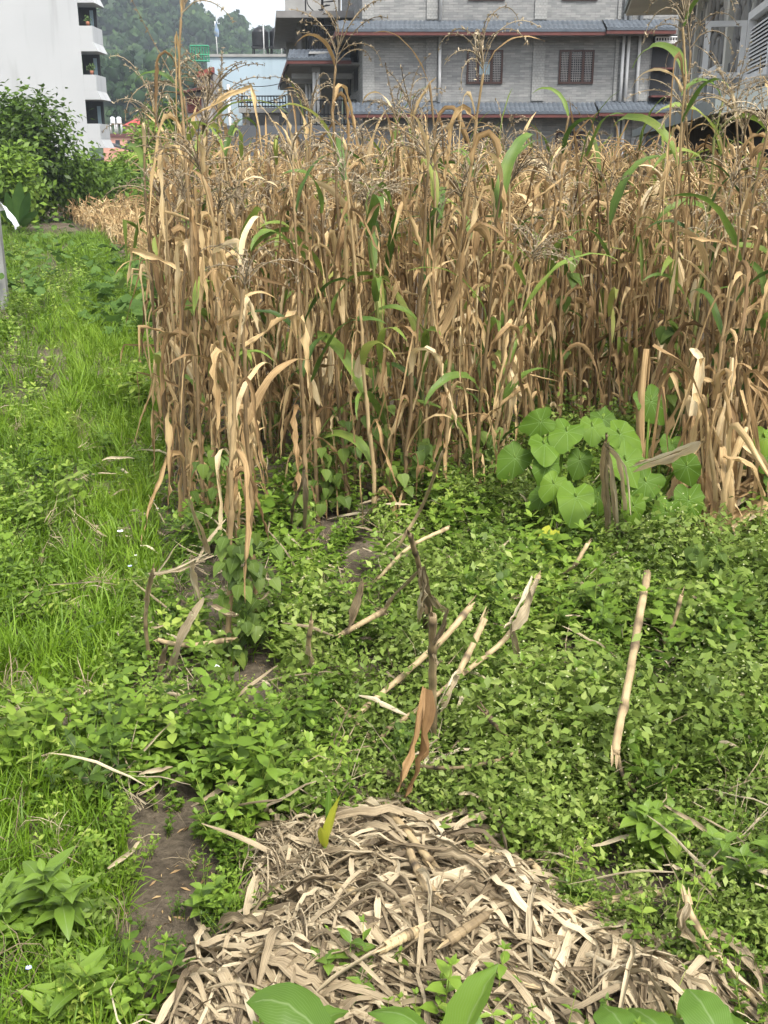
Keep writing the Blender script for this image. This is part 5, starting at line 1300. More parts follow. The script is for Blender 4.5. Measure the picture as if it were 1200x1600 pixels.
def taro(name, label, base, leaves, seed):
    rng = np.random.default_rng(seed); t = empty(name, base, label, 'taro plant', 'taro plants')
    for (px, py, Y, rpx, roll, tiltv, ti) in leaves:
        roll += rng.normal(0, .35); tiltv += rng.normal(0, .25); ti += rng.normal(0, .11)
        c = at(px, py, Y); r = rpx / FOC * math.hypot(Y, .6) * 1.0
        V, Q, T, UV = taro_blade(r, rng)
        # tip direction: mostly down and towards the viewer, rolled sideways; normal towards the viewer and up
        tip = np.array([math.sin(roll), -math.sin(tiltv) * math.cos(roll), -math.cos(tiltv) * math.cos(roll)]); nrm = np.array([0, -math.cos(tiltv), math.sin(tiltv)]); nrm = nrm - tip * nrm.dot(tip); nrm /= np.linalg.norm(nrm)
        sx = np.cross(tip, nrm); Wd = c - tip * r * .3 + V[:, :1] * sx + V[:, 1:2] * tip + V[:, 2:] * nrm
        A = Acc(); A.add(Wd, Q, T, UV, ti); lf = A.build('leaf', MT['taro'], t)
        top = c - tip * r * .3; b = np.asarray(base) + np.append(rng.normal(0, .04, 2), 0)
        A = Acc(); addtube(A, curve([b, b + (top - b) * .55 + np.array([0, .05, .12]) * 1.0, top + [0, .02, .015], top], 12), np.linspace(.011, .004, 12), 6, .55); A.build('petiole', MT['green'], lf)
gb1, gb2, gb3 = G(880, 855), G(1010, 862), G(935, 900)
for q in (gb1, gb2, gb3): q[2] = float(ground_z(q[0], q[1]))
taro('taro_plant', 'taro plant on the left of the clump with overlapping pale green leaves', gb1, [
    (900, 785, 5.55, 37, -.25, .75, .55), (852, 700, 5.9, 30, .2, .6, .42), (853, 735, 5.85, 27, -.2, .7, .40), (882, 680, 5.95, 31, -.5, 1.0, .60), (838, 662, 6.0, 26, -.9, .35, .48),
    (800, 722, 6.0, 30, -1.0, .6, .42), (862, 762, 5.7, 24, -.9, 1.2, .62), (843, 778, 5.8, 22, -.6, .8, .38), (926, 672, 6.0, 24, .3, .9, .5), (945, 660, 6.1, 24, .8, .9, .45), (935, 782, 5.7, 22, .2, .6, .5), (857, 840, 5.4, 20, -.7, .9, .93), (905, 725, 5.95, 24, .1, .7, .36)], 1)
taro('taro_plant', 'taro plant on the right of the clump with round heart leaves and one raised leaf', gb2, [
    (976, 684, 5.8, 33, .7, 1.05, .60), (984, 728, 5.65, 36, .15, .55, .52), (1076, 735, 5.6, 27, .25, .5, .55), (1076, 790, 5.5, 31, .1, .6, .53), (1039, 806, 5.45, 27, .15, .55, .50), (1004, 760, 5.6, 33, -.2, .8, .47), (990, 797, 5.5, 24, .05, .5, .52), (1022, 634, 6.1, 30, .3, .4, .40), (1032, 786, 5.65, 22, .1, .6, .40), (1015, 790, 5.7, 20, -.3, .7, .44), (1050, 700, 5.9, 22, .5, .8, .38)], 2)
taro('taro_plant', 'small young taro with one fan-shaped leaf in front of the clump', gb3, [(932, 884, 5.1, 20, -.4, .9, .6), (950, 895, 5.1, 12, .5, .8, .5)], 3)
gb4 = G(1215, 800); taro('taro_plant', 'taro plant half out of frame at the right edge', gb4, [(1195, 690, 6.0, 22, .1, .6, .5), (1203, 722, 5.95, 20, -.2, .5, .45), (1215, 760, 5.9, 24, .2, .5, .45)], 4)

# broad leaves rising at the bottom edge, close to the viewer
MT['turmeric'] = leafmat('turmeric_leaf', [(0, (.05, .10, .012)), (.5, (.11, .21, .025)), (1, (.21, .32, .05))], .4, .38, .4, objvar=.1, blotch=.12, bscale=9, vein=38.)
def blade(px0, px1, hw, tint, mat, parent, name='leaf', n=12, bend=(0, 0, 0), side=(1, 0, 0), fold=.25, twist=0., prof=None):
    f = np.linspace(0, 1, n); p0, p1 = np.asarray(px0), np.asarray(px1)
    P = p0 + (p1 - p0) * f[:, None] + np.asarray(bend)[None] * (np.sin(PI * f))[:, None]
    w_ = hw * (np.interp(f, [0, .15, .45, .75, 1], [.2, .72, 1, .75, .03]) if prof is None else prof(f))
    rg = np.random.default_rng(int(abs(p0[0] * 1000)) % 999)
    A = Acc(); addstrip(A, P, w_, twist=np.linspace(0, twist, n), fold=fold, nac=7, side0=side, ripple=rg.normal(0, hw * .035, (n, 7)), tint=tint); return A.build(name, MT[mat], parent)
tm = empty('turmeric_plant', at(690, 1660, 2.3) * [1, 1, 0], 'bright green broad-bladed plant rising at the bottom edge of the straw', 'plant')
blade(at(690, 1680, 1.92), at(778, 1506, 2.0), .062, .68, 'turmeric', tm, bend=(.01, 0, .03), side=(.8, .4, -.3), fold=.45)
blade(at(700, 1650, 1.95), at(575, 1583, 2.0), .042, .5, 'turmeric', tm, bend=(0, 0, .05), side=(.2, .9, 0), fold=.3)
blade(at(735, 1680, 1.95), at(742, 1575, 2.05), .03, .35, 'turmeric', tm, bend=(0, 0, .02))
bt = empty('taro_plant', at(450, 1690, 2.2) * [1, 1, 0], 'dark ribbed broad leaf pushing in at the bottom left of the straw', 'taro plant', 'taro plants')
blade(at(530, 1660, 1.9), at(385, 1566, 1.98), .078, .30, 'turmeric', bt, bend=(0, .02, .05), side=(.2, .9, .3), fold=.15)
blade(at(470, 1640, 1.95), at(545, 1580, 2.03), .04, .45, 'turmeric', bt, bend=(0, 0, .03), side=(-.3, .9, 0))
bn = empty('broad_bean_plant', at(1060, 1690, 2.2) * [1, 1, 0], 'plant with oval ribbed leaves at the bottom right edge', 'plant')
for (q0, q1, hw, ti) in (((1075, 1545), (1128, 1625), .062, .42), ((940, 1570), (985, 1625), .05, .46), ((985, 1575), (1040, 1620), .055, .40), ((1050, 1588), (1080, 1650), .05, .36), ((1130, 1580), (1165, 1650), .045, .42), ((965, 1590), (1020, 1650), .05, .44)):
    a_, b_ = at(*q0, 2.05), at(*q1, 1.92); blade(b_, a_, hw, ti, 'turmeric', bn, bend=(0, 0, .015), side=(.95, .2, 0), fold=.2, prof=lambda f: np.interp(f, [0, .12, .4, .75, .92, 1], [.3, .75, 1, .9, .5, .05]))
# yellow-green shoot in the straw
MT['yellowleaf'] = leafmat('yellowing_leaf', [(0, (.20, .24, .02)), (.5, (.38, .40, .04)), (1, (.5, .48, .07))], .4, .5, .2, streak=.15, blotch=.3, bscale=20)
ys = empty('yellow_shoot', G(506, 1365), 'yellow-green shoot with two leaves standing in the straw heap', 'seedling')
b_ = G(506, 1368, .08); Yq = b_[1]
A = Acc(); addtube(A, curve([b_, at(508, 1330, Yq), at(507, 1312, Yq)], 6), [.007, .007, .006, .005, .004, .003], 6, .8); A.build('stem', MT['turmeric'], ys)
blade(at(507, 1322, Yq), at(531, 1243, Yq - .02), .022, .5, 'yellowleaf', ys, side=(.9, .4, 0), fold=.5, twist=.5); blade(at(508, 1326, Yq), at(501, 1292, Yq - .05), .018, .5, 'yellowleaf', ys, fold=.4); blade(at(512, 1290, Yq), at(514, 1226, Yq + .02), .012, .5, 'turmeric', ys, fold=.6)
# green blades lying between soil and straw
gl = empty('green_blade', G(312, 1415), 'folded green maize blade lying on the soil beside the straw', 'leaf')
blade(G(302, 1420, .04), G(318, 1380, .12), .02, .6, 'turmeric', gl, fold=.3); blade(G(335, 1340, .05), G(380, 1318, .12), .018, .5, 'turmeric', gl, fold=.3, side=(.3, .9, 0))

# ---- pumpkin vine patch in the left middle distance
MT['pumpkin'] = leafmat('pumpkin_leaf', [(0, (.035, .075, .016)), (.5, (.09, .165, .035)), (1, (.2, .28, .07))], .35, .6, .15, objvar=.4, blotch=.15, bscale=6)
PL = []
for k in range(5):
    rg = np.random.default_rng(k + 50); V, Q, T, UV = taro_blade(1., rg, 20, 4); V[:, 1] *= .82; V[:, 2] = -V[:, 2] * .5 + rg.normal(0, .04, len(V)); PL.append(Acc().add(V, Q, T, UV, rg.uniform(.3, .7)).mesh('leaf', MT['pumpkin']))
def patch(name, label, poly, n, size, zr, seed, cat='vine'):
    rg = np.random.default_rng(seed); P = np.array(poly, float); c = G(*P.mean(0)); t = empty(name, c * [1, 1, 0], label, cat); got = 0
    A = Acc(); pts_ = [G(*q) for q in P[:: max(1, len(P) // 5)]]; addtube(A, curve([p_ + [0, 0, .06] for p_ in pts_], 30), .012, 5, .5); A.build('runner', MT['green'], t)
    while got < n:
        px, py = rg.uniform(P[:, 0].min(), P[:, 0].max()), rg.uniform(P[:, 1].min(), P[:, 1].max())
        if not inpoly([px], [py], poly)[0]: continue
        p_ = G(px, py, zr * rg.random()); got += 1
        child('leaf', PL[rg.integers(5)], t, p_ - ORG[t.name], (R(rg.uniform(-5, 40)), rg.normal(0, .25), rg.uniform(0, 6.28)), size * rg.uniform(.6, 1.2))
patch('pumpkin_vine', 'pumpkin vine with big dark leaves spread over the path end', [(118, 440), (175, 405), (225, 400), (246, 430), (246, 505), (190, 500), (140, 485)], 150, .125, .35, 1)
patch('bean_vine', 'sprawling bean vine covering the left edge below the white sheet', [(0, 400), (60, 350), (95, 370), (100, 420), (60, 460), (0, 450)], 150, .09, .5, 2)
patch('squash_vine', 'paler squash leaves scattered in front of the cut maize', [(40, 340), (90, 330), (140, 370), (220, 385), (150, 420), (90, 400)], 90, .11, .4, 3)
patch('bean_vine', 'low bean plants in front of the pumpkin leaves', [(120, 490), (235, 470), (250, 515), (170, 520)], 100, .085, .2, 4)

# ================================================================== STRAW HEAP
def heap_z(X, Y):
    px, py = px_of(np.asarray(X, float), np.asarray(Y, float))
    d = np.full(px.shape, 1e9); n = len(MULCH)
    for k in range(n):
        a, b = np.array(MULCH[k], float), np.array(MULCH[(k + 1) % n], float); e = b - a
        t_ = np.clip(((px - a[0]) * e[0] + (py - a[1]) * e[1]) / (e @ e), 0, 1); d = np.minimum(d, np.hypot(px - a[0] - t_ * e[0], py - a[1] - t_ * e[1]))
    ins = inpoly(px, py, MULCH)
    return ground_z(X, Y) + np.where(ins, .02 * (1 - np.exp(-d / 30)) + .12 * fbm(np.asarray(X) * 3.2, np.asarray(Y) * 3.2, 91, 2) ** 1.5 * np.clip(d / 40, 0, 1), 0)
hp = empty('straw_heap', G(640, 1450), 'heap of cut dry maize leaves and stalks lying in the foreground', 'straw heap')
rg = np.random.default_rng(31)
def draped(x, y, ang, L, W, n, lift, rg, wav=.012, fold=.35):
    s = np.linspace(-.5, .5, n); a = ang + np.cumsum(rg.normal(0, .45 / n, n)) + rg.normal(0, .5) * s
    X = x + np.cumsum(np.cos(a)) * L / n - .5 * L * math.cos(ang); Y = y + np.cumsum(np.sin(a)) * L / n - .5 * L * math.sin(ang)
    Z = heap_z(X, Y); k = np.convolve(np.pad(Z, 2, 'edge'), np.ones(5) / 5, 'valid'); Z = np.maximum(Z, k) + lift + rg.normal(0, wav, n) + .06 * rg.random() * np.sin(PI * (s + .5)) - .02 * (np.abs(s) > .4)
    return np.stack([X, Y, Z], -1), W * np.clip(np.sin(PI * np.clip(s + .55, .04, .97)), .08, 1) ** .6 * np.clip(rg.normal(1, .07, n), .6, 1.3), np.cumsum(rg.normal(0, .13, n)) + rg.normal(0, .5), np.clip(rg.normal(fold, .25, n), 0, 1.3)
def rand_in(poly, n, rg, z=0.):
    P = np.array(poly, float); o = []
    while len(o) < n:
        px, py = rg.uniform(P[:, 0].min(), P[:, 0].max()), rg.uniform(P[:, 1].min(), P[:, 1].max())
        if inpoly([px], [py], poly)[0]: o.append(G(px, py, z)[:2])
    return np.array(o)
def flow(x, y):
    """how the leaves lie: fanning from upper left to lower right"""
    px, py = px_of(np.array([x]), np.array([y])); f = float(np.clip((px[0] - 450) / 550, 0, 1)); g_ = float(np.clip((py[0] - 1290) / 280, 0, 1))
    return R(-15 - 25 * f + 55 * (1 - g_) * (1 - f) - 8 * g_)
# heap body
hx_ = np.linspace(-1.2, 1.2, 70); hy_ = np.linspace(1.9, 3.7, 60); HXm, HYm = np.meshgrid(hx_, hy_); i = (np.arange(59)[:, None] * 70 + np.arange(69)[None])
zz_ = heap_z(HXm, HYm); core = zz_ > ground_z(HXm, HYm) + .02
q_ = np.stack([i, i + 1, i + 71, i + 70], -1).reshape(-1, 4); ck = core.reshape(-1)[q_].all(1)
MT['rot'] = plain('rotting_straw_shade', (.12, .095, .06), (.045, .034, .022), scale=30, rough=.95, bump=.8)  # rotting straw, coloured darker to paint the shade in gaps between leaves
Acc().add(np.stack([HXm, HYm, zz_ - .015], -1).reshape(-1, 3), q_[ck]).build('heap_core', MT['rot'], hp)
# small pieces too many to pick apart, some tinted dark as shade in the gaps
A = Acc()
for (x, y) in rand_in(MULCH, 3000, rg):
    pth, hw, tw, fo = draped(x, y, flow(x, y) + rg.normal(0, .8), rg.uniform(.1, .36), rg.uniform(.003, .011), 8, rg.uniform(0, .06), rg, .005); addstrip(A, pth, hw, tw, fo, 3, (pth[1, 1] - pth[-2, 1], pth[-2, 0] - pth[1, 0], .3 * rg.normal()), tint=rg.uniform(.02, .66))
tag(A.build('shredded_leaves', MT['straw'], hp), kind='stuff')
A = Acc()
FIB = [[(395, 1340), (500, 1290), (515, 1400), (470, 1440), (400, 1420)], [(420, 1490), (520, 1470), (540, 1530), (430, 1540)], [(440, 1290), (560, 1265), (560, 1310), (450, 1320)]]
for pl, n in zip(FIB, (950, 420, 350)):
    for (x, y) in rand_in(pl, n, rg):
        pth, hw, tw, fo = draped(x, y, rg.normal(-.9, .7), rg.uniform(.08, .26), .0022, 6, rg.uniform(.01, .06), rg, .008); addstrip(A, pth, np.full(6, .0022), tw * .3, fo * 0, 2, (.7, .7, 0), tint=rg.uniform(.35, .85))
tag(A.build('fine_straw', MT['straw'], hp), kind='stuff')
# large leaves that can be picked out
for k, (x, y) in enumerate(np.vstack([rand_in(MULCH, 230, rg), np.array([G(*(np.array(MULCH[q % 12]) + rg.normal(0, 22, 2)))[:2] for q in range(55)])])):
    pth, hw, tw, fo = draped(x, y, flow(x, y) + rg.normal(0, .6 if k % 2 else 1.2), rg.uniform(.2, .6), rg.uniform(.006, .020), 13, rg.uniform(.02, .075), rg, .004, .3)
    A = Acc(); addstrip(A, pth, hw, tw, fo, 5, (pth[1, 1] - pth[-2, 1], pth[-2, 0] - pth[1, 0], .25 * rg.normal()), ripple=np.tile(rg.normal(0, .0035, (1, 5)), (13, 1)) + rg.normal(0, .0012, (13, 5)), tint=rg.uniform(.22, .68)); A.build('husk_leaf', MT['straw'], hp)
def cane(pix, r, name, parent, mat='stalk', tint=.6, n=34):
    """a dry maize cane: swollen dark joints, each length its own shade, splintered ends"""
    P = [G(px, py, z) for (px, py, z) in pix]; pth = curve(P, n); rg = np.random.default_rng(int(pix[0][0] * 7 + pix[0][1]))
    L_ = np.concatenate([[0], np.cumsum(np.linalg.norm(np.diff(pth, axis=0), axis=1))]); step = rg.uniform(.13, .19); ph = (L_ + rg.uniform(0, step)) / step
    near = np.abs(ph - np.round(ph)) * step; joint = np.exp(-(near / .012) ** 2); seg = np.array([vnoise(np.floor(q + .5) * 3.7, tint * 9, 5) for q in ph])
    rad = r * (1 + .28 * joint) * np.linspace(1, .82, n) * rg.uniform(.95, 1.05, n)
    tn = tint + (seg - .5) * .34 - .45 * joint
    V, Q, T, UV = tube(pth + rg.normal(0, r * .06, (n, 3)), rad, 8); A = Acc(); A.add(V, Q, T, UV, np.concatenate([np.repeat(tn, 8), [.15, .15]]))
    for e, d in ((pth[-1], pth[-1] - pth[-2]), (pth[0], pth[0] - pth[1])):
        d = d / np.linalg.norm(d)
        for k in range(4):
            o = rg.normal(0, r * .5, 3); l = rg.uniform(.01, .05); addstrip(A, np.array([e + o - d * .02, e + o + d * l * .5, e + o * 1.3 + d * l]), np.array([r * .45, r * .35, r * .05]), rg.uniform(0, 3), .3, 3, (1, .2, .3), tint=tint + rg.uniform(-.2, .15))
    return A.build(name, MT[mat], parent)
for pix in ([(588, 1272, .16), (690, 1410, .2)], [(604, 1262, .17), (672, 1345, .2)], [(640, 1330, .21), (668, 1400, .2)], [(760, 1330, .16), (826, 1362, .1)], [(826, 1345, .1), (888, 1405, .08)], [(270, 1567, .06), (350, 1560, .1), (430, 1535, .14)], [(855, 1440, .14), (940, 1410, .12), (1030, 1395, .1)], [(600, 1480, .2), (650, 1455, .2)], [(700, 1470, .2), (760, 1430, .2)], [(290, 1590, .06), (345, 1500, .12)], [(860, 1560, .12), (790, 1520, .15)], [(560, 1395, .2), (510, 1380, .18)], [(930, 1490, .1), (990, 1500, .08)]):
    cane(pix, rg.uniform(.011, .016), 'cut_stalk', hp, 'cane', rg.uniform(.45, .8))

# ================================================================== FALLEN AND BROKEN STALKS
def stick(label, pix, r, tint=.65, mat='straw', leaves=(), name='fallen_stalk', cat='stalk'):
    P0_ = G(*pix[0]); t = empty(name, P0_, label, cat, 'fallen maize stalks in the weeds'); cane([(q[0], q[1], max(q[2] - .04, -.02)) for q in pix], r * .9, 'cane', t, 'cane', tint * .9 - .06)
    for lv in leaves:
        pts_, hw = lv[0], lv[1]; n = 12; pth = curve([G(*q) for q in pts_], n); f = np.linspace(0, 1, n); rg = np.random.default_rng(int(pts_[0][0] + pts_[0][1]))
        hw = hw * .72; A = Acc()
        for e in range(2): q_ = rg.normal(0, hw * .5, 3) * e; addstrip(A, pth + q_ + np.cumsum(rg.normal(0, .002, (n, 3)), 0), hw * (1 - .5 * e) * np.interp(f, [0, .12, .55, .85, 1], [.35, .8, 1, .6, .04]) * np.clip(rg.normal(1, .1, n), .7, 1.3), np.cumsum(rg.normal(0, .25, n)), np.clip(rg.normal(.5, .2, n), 0, 1.2), 5, lv[2] if len(lv) > 2 else (1, .2, .1), ripple=rg.normal(0, hw * .1, (n, 5)), tint=lv[3] if len(lv) > 3 else .6); A.build('dry_leaf', MT['rust' if len(lv) > 4 else 'straw'], t)
    return t
stick('long straight pale cane lying slanted across the weeds on the right', [(1012, 895, .56), (1000, 960, .53), (985, 1050, .47), (965, 1150, .41), (962, 1178, .38)], .018, .62, leaves=([[(1012, 893, .43), (1006, 920, .41), (998, 960, .40)], .02],))
stick('cane leaning up to the right behind the upright stub', [(735, 948, .5), (690, 1000, .42), (630, 1055, .3), (560, 1115, .2)], .015, .8)
stick('short pale cane with a split upper end right of the upright stub', [(757, 967, .5), (740, 1005, .42), (715, 1055, .33), (690, 1100, .25)], .015, .75, leaves=([[(720, 1045, .36), (700, 1080, .3), (683, 1120, .2)], .018],))
stick('long cane slanting up to a wrapped husk near the taro', [(842, 900, .6), (800, 985, .45), (740, 1040, .34), (610, 1140, .2)], .013, .65, leaves=([[(840, 905, .6), (828, 935, .56), (812, 965, .5), (797, 985, .45)], .04, (1, 0, .3), .75], [[(797, 975, .46), (805, 1020, .3), (812, 1060, .15)], .014]))
stick('short orange-brown cane sticking up from a bent twig', [(759, 1112, .38), (785, 1145, .3), (813, 1173, .24)], .012, .42, 'stalk')
stick('thin bent grey twig under the orange cane', [(640, 1195, .2), (700, 1200, .26), (770, 1190, .28), (815, 1172, .27), (862, 1160, .27)], .008, .55)
stick('short straight cane among vine leaves left of the stub', [(600, 955, .38), (535, 990, .3)], .015, .8)
stick('split husked stub leaning left of the grey hanging leaves', [(545, 985, .28), (560, 945, .4), (566, 912, .5)], .011, .6, leaves=([[(566, 910, .52), (558, 945, .42), (545, 985, .3)], .024],))
stick('grey stub with collapsed hanging leaves in the middle of the weeds', [(665, 985, .2), (662, 925, .48), (655, 885, .66), (640, 835, .86)], .014, .4, leaves=([[(660, 890, .64), (662, 930, .5), (655, 975, .32)], .034, (1, 0, 0), .85], [[(668, 925, .5), (690, 950, .36), (702, 968, .26)], .022, (1, .3, 0), .65], [[(655, 890, .62), (612, 935, .42), (602, 965, .2)], .014], [[(660, 885, .66), (668, 930, .48), (680, 962, .26)], .026, (1, .3, .2), .15]))
stick('two pale canes crossing behind the grey stub', [(700, 825, .5), (640, 855, .45), (590, 905, .3)], .011, .7)
stick('broken reddish stub with curled pale top beside the creeping vine', [(488, 1090, .0), (490, 1050, .2), (482, 1010, .36), (487, 970, .5)], .012, .5, leaves=([[(480, 1010, .36), (486, 1035, .26), (492, 1065, .14)], .03, (1, 0, 0), .7], [[(490, 1048, .22), (505, 1042, .24), (522, 1045, .2)], .014]))
stick('upright brown maize stub with a long rusty leaf hanging from it', [(675, 1215, -.02), (677, 1150, .2), (676, 1060, .5), (676, 962, .82)], (.0175), .52, 'stalk', leaves=([[(670, 1078, .50), (660, 1130, .44), (648, 1190, .36), (632, 1242, .29)], .05, (1, .1, 0), .55, 'rust'], [[(678, 1010, .68), (690, 985, .76), (700, 950, .86)], .016, (1, 0, 0), .55], [[(676, 1020, .64), (684, 1035, .6), (688, 1028, .64)], .012]))
stick('short cane stub pointing up left of the taro shade', [(918, 850, .45), (900, 880, .36), (886, 892, .3)], .012, .8)
stick('short thick cane piece low down at the right of the weeds', [(918, 1265, .12), (968, 1292, .1)], .016, .8)
stick('small yellow cane piece left of the upright stub', [(534, 1108, .2), (552, 1125, .18), (577, 1152, .14)], .010, .9)
stick('pale cane half buried left below the long cane', [(606, 1140, .2), (645, 1115, .22)], .014, .6)
stick('broken maize stalk bent into an arch at the left edge of the weeds', [(237, 1052, .05), (228, 985, .3), (230, 935, .48), (240, 890, .66)], .010, .6, leaves=([[(240, 890, .66), (230, 930, .5), (229, 965, .38)], .02, (1, 0, 0), .8], [[(232, 895, .64), (280, 885, .66), (330, 862, .72)], .014, (0, 0, 1), .75], [[(328, 868, .7), (316, 830, .85), (296, 775, 1.1)], .018, (1, 0, 0), .7], [[(300, 868, .7), (304, 900, .56), (312, 940, .42)], .018, (1, 0, 0), .8]))
stick('broken stalk with wilted husks lying left of the vine-wrapped corner plant', [(357, 1000, .26), (300, 1008, .22), (262, 1004, .22), (248, 1000, .22)], .013, .7, leaves=([[(318, 935, .42), (296, 965, .36), (278, 1005, .25), (268, 1045, .1)], .026, (1, 0, .2), .6], [[(262, 1008, .22), (252, 1030, .14), (246, 1055, .06)], .02], [[(284, 1000, .26), (272, 1025, .16), (262, 1060, .05)], .022], [[(330, 945, .38), (352, 958, .34), (372, 962, .3)], .022]))
stick('long thin bent stalk running out of frame at the lower right', [(1072, 1400, .3), (1080, 1430, .28), (1110, 1480, .2), (1150, 1530, .14), (1215, 1610, .1)], .010, .7, leaves=([[(1075, 1410, .3), (1066, 1440, .24), (1085, 1475, .16), (1125, 1510, .1)], .028, (1, 0, 0), .6],))
stick('thin twig lying across weeds near the right edge', [(1090, 1372, .2), (1130, 1355, .22), (1168, 1334, .24)], .007, .7)
stick('pale twig hooked over the bank right of the straw', [(965, 1180, .3), (975, 1215, .22), (1000, 1245, .14)], .008, .6)
stick('short yellow bean-pole in the yellow-green vine on the right', [(1065, 930, .5), (1055, 965, .4), (1040, 1005, .26)], .010, .8)
stick('bent grey cane in the gap of the maize front', [(455, 830, .12), (458, 790, .36), (470, 760, .5), (475, 735, .62)], .009, .4, leaves=([[(475, 735, .62), (478, 780, .44), (474, 850, .1)], .022, (1, 0, 0), .25],))
stick('leaning cane at the foot of the front maize', [(590, 920, .1), (625, 850, .4), (660, 790, .62), (692, 706, 1.0)], .010, .55)
stick('withered drooping maize leaves hanging in front of the taro clump', [(955, 872, .0), (950, 800, .35), (944, 720, .7), (948, 680, .9)], .009, .5, leaves=([[(946, 690, .86), (942, 740, .62), (948, 800, .36), (945, 865, .08)], .034, (1, 0, 0), .6], [[(948, 700, .8), (957, 760, .55), (965, 850, .12)], .026, (1, .2, 0), .5], [[(945, 690, .86), (975, 735, .66), (985, 850, .1)], .022, (1, .2, 0), .7]))
stick('pale broken leaf lying across the taro from the slumped maize', [(1000, 722, .75), (1040, 712, .82), (1095, 692, .95)], .008, .7, leaves=([[(1095, 692, .95), (1050, 712, .84), (985, 735, .68)], .03, (0, 0, 1), .75],))
# flattened dry maize sheaf at the right, and broken bits under it
sf_ = empty('maize_sheaf', G(1110, 830), 'bunched dry maize leaves slumped over beside the taro at the right', 'maize sheaf')
rg = np.random.default_rng(8)
for k in range(46):
    tx = 1108 + rg.normal(0, 42); a0 = G(tx - 12 + rg.normal(0, 16), 845 + rg.normal(0, 16)); top = at(tx, 600 + rg.uniform(-60, 170), a0[1] + rg.normal(0, .12)); n = 12
    mid = (a0 + top) / 2 + rg.normal(0, .06, 3); end = top + [rg.normal(.05, .12), rg.normal(-.05, .08), -rg.uniform(.1, .55)]
    pth = curve([a0 + [0, 0, .02], mid, top, end] if k % 2 else [top, (top + end) / 2 + [.02, -.03, .05], end, end + [rg.normal(0, .06), -.03, -.2]], n)
    A = Acc(); addstrip(A, pth, rg.uniform(.016, .036) * np.interp(np.linspace(0, 1, n), [0, .3, .8, 1], [.6, 1, .8, .1]), np.cumsum(rg.normal(0, .3, n)), np.clip(rg.normal(.6, .25, n), 0, 1.3), 5, (1, .2, 0), ripple=rg.normal(0, .003, (n, 5)), tint=rg.uniform(.4, .82)); A.build('leaf', MT['dry'], sf_)
for k in range(5):
    a0 = G(1065 + 18 * k, 850); A = Acc(); addtube(A, curve([a0 - [0, 0, .02], a0 + [.03, 0, .5], at(1085 + 22 * k, 620 + 18 * (k % 3), a0[1] + .05)], 10), .012, 7, .45); A.build('stalk', MT['stalk'], sf_)
ds = empty('broken_stalks', G(1165, 860), 'tangle of broken pale maize leaves fallen at the right edge', 'maize litter')
for k in range(40):
    p_ = G(rg.uniform(1090, 1215), rg.uniform(790, 890)); a_ = rg.uniform(-.6, 1.4); L_ = rg.uniform(.25, .6); n = 10; s_ = np.linspace(-.5, .5, n)
    pth = p_ + np.stack([s_ * L_ * math.cos(a_), s_ * L_ * .3, s_ * L_ * math.sin(a_) * .8 + .25 + .1 * rg.random() - .25 * s_ ** 2], -1) + np.cumsum(rg.normal(0, .006, (n, 3)), 0); pth[:, 2] = np.maximum(pth[:, 2], .02)
    A = Acc(); addstrip(A, pth, rg.uniform(.012, .03) * np.sin(PI * np.linspace(.1, .97, n)) ** .6, np.cumsum(rg.normal(0, .3, n)), np.clip(rg.normal(.5, .25, n), 0, 1.3), 5, (0, .3, 1), tint=rg.uniform(.35, .9)); A.build('leaf', MT['dry'], ds)
# withered hanging strips at the corner plant
# ---- rocks and scraps
MT['rock'] = plain('grey_rock', (.22, .22, .20), (.10, .10, .09), scale=14, rough=.9, bump=.6)
def rock(px, py, r, label, seed):
    rg = np.random.default_rng(seed); V, T = ICO2; c = G(px, py); D = 1 + .3 * (np.array([fbm(v[0] * 1.6 + 3, v[1] * 1.6 + v[2] * 1.3, seed) for v in V]) - .5)[:, None] * 2
    Acc_ = Acc(); Acc_.add(V * D * r * [1.2, .9, .7] + c + [0, 0, r * .35], T=T); tag(Acc_.build('rock', MT['rock'], smooth=False), label, 'rock')
rock(238, 640, .11, 'grey rock in the grass at the left foot of the maize', 3)
rock(222, 705, .06, 'flat pale stone in the grass left of the maize corner', 4)
MT['scrap'] = plain('white_paper', (.78, .78, .80), (.7, .7, .73), rough=.6)
A = Acc(); c = G(337, 1046, .25); addstrip(A, curve([c + [-.011, 0, .0], c + [0, .006, .008], c + [.011, .0, .004]], 5), .011, nac=4, side0=(0, .6, .8), ripple=np.random.default_rng(1).normal(0, .002, (5, 4))); tag(A.build('paper_scrap', MT['scrap']), 'crumpled white scrap caught in the weeds below the vine', 'scrap')
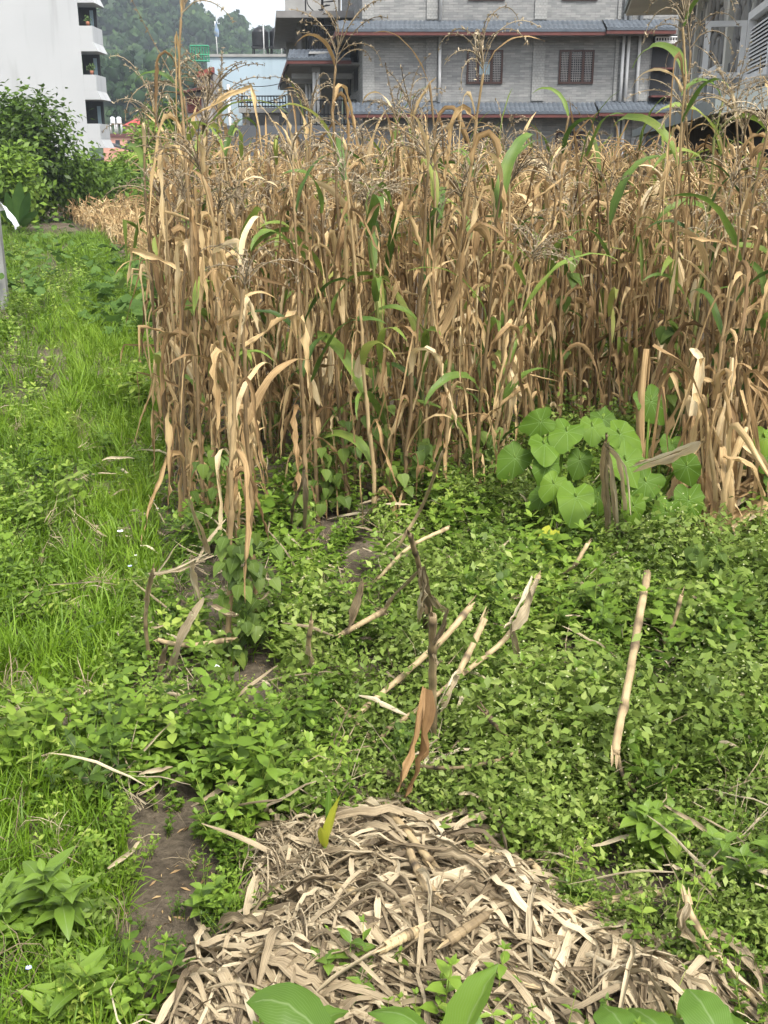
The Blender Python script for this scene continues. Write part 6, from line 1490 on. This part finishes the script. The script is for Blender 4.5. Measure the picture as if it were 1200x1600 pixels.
# small blue and white flowers, each its own
MT['blueflower'] = plain('pale_blue_petal', (.42, .46, .72), (.34, .38, .66), rough=.7); MT['whiteflower'] = plain('white_petal', (.72, .72, .70), (.6, .6, .58), rough=.7)
def flower(px, py, z, r, mat, label):
    r *= .62; c = G(px, py, z); rg = np.random.default_rng(int(px)); t = empty('wild_flower', c - [0, 0, z], label, 'flower', 'small flowers in the weeds')
    for k in range(5):
        a = k * 1.2566; d = np.array([math.cos(a), math.sin(a) * .8, .35]); d /= np.linalg.norm(d); A = Acc(); addstrip(A, [c, c + d * r * .5, c + d * r], np.array([.15, .5, .32]) * r, side0=(-math.sin(a), math.cos(a), 0)); A.build('petal', MT[mat], t)
    A = Acc(); addtube(A, [c - [0, 0, z], c - [0, .005, z * .5], c], .0015, 4, .6); A.build('stem', MT['green'], t)
for px, py, z, r, m_, lab in ((188, 831, .3, .028, 'whiteflower', 'white flower head in the bright grass on the left'), (238, 783, .25, .02, 'blueflower', 'pale blue flower left of the maize corner'), (203, 885, .25, .018, 'blueflower', 'small blue flower in the weeds below the white one'), (843, 1112, .28, .022, 'blueflower', 'blue flower in the fine weeds near the orange cane'), (45, 1513, .15, .014, 'blueflower', 'lone blue flower at the lower left edge'), (246, 795, .2, .014, 'whiteflower', 'tiny white flower beside the pale blue one'), (212, 868, .25, .012, 'whiteflower', 'tiny white flower above the small blue one')):
    flower(px, py, z, r, m_, lab)
for k, (a_, b_, sag, lab) in enumerate(((at(318, 104, 59), at(446, 128, 52), .5, 'upper of two thin cables slung before the pale blue wall'), (at(320, 112, 59), at(440, 152, 52), .7, 'lower of two thin cables slung before the pale blue wall'))):
    f = np.linspace(0, 1, 16)[:, None]; A = Acc(); addtube(A, a_ + (b_ - a_) * f - np.array([0, 0, 1.]) * sag * 4 * f * (1 - f), .018, 5); tag(A.build('overhead_cable', MT['iron']), lab, 'cable', 'cables before the blue wall')
# low strip of hazy air round everything
hm, nt, out = newmat('hazy_air'); pv = N(nt, 'VolumePrincipled'); pv.inputs['Density'].default_value = .0005; pv.inputs['Color'].default_value = (.80, .90, 1.0, 1); pv.inputs['Anisotropy'].default_value = .2
nt.links.new(pv.outputs[0], out.inputs['Volume'])
HAZE = True
if HAZE: tag(box(Acc(), -950, 950, -80, 1560, -4, 150).build('haze', hm, smooth=False), kind='stuff')
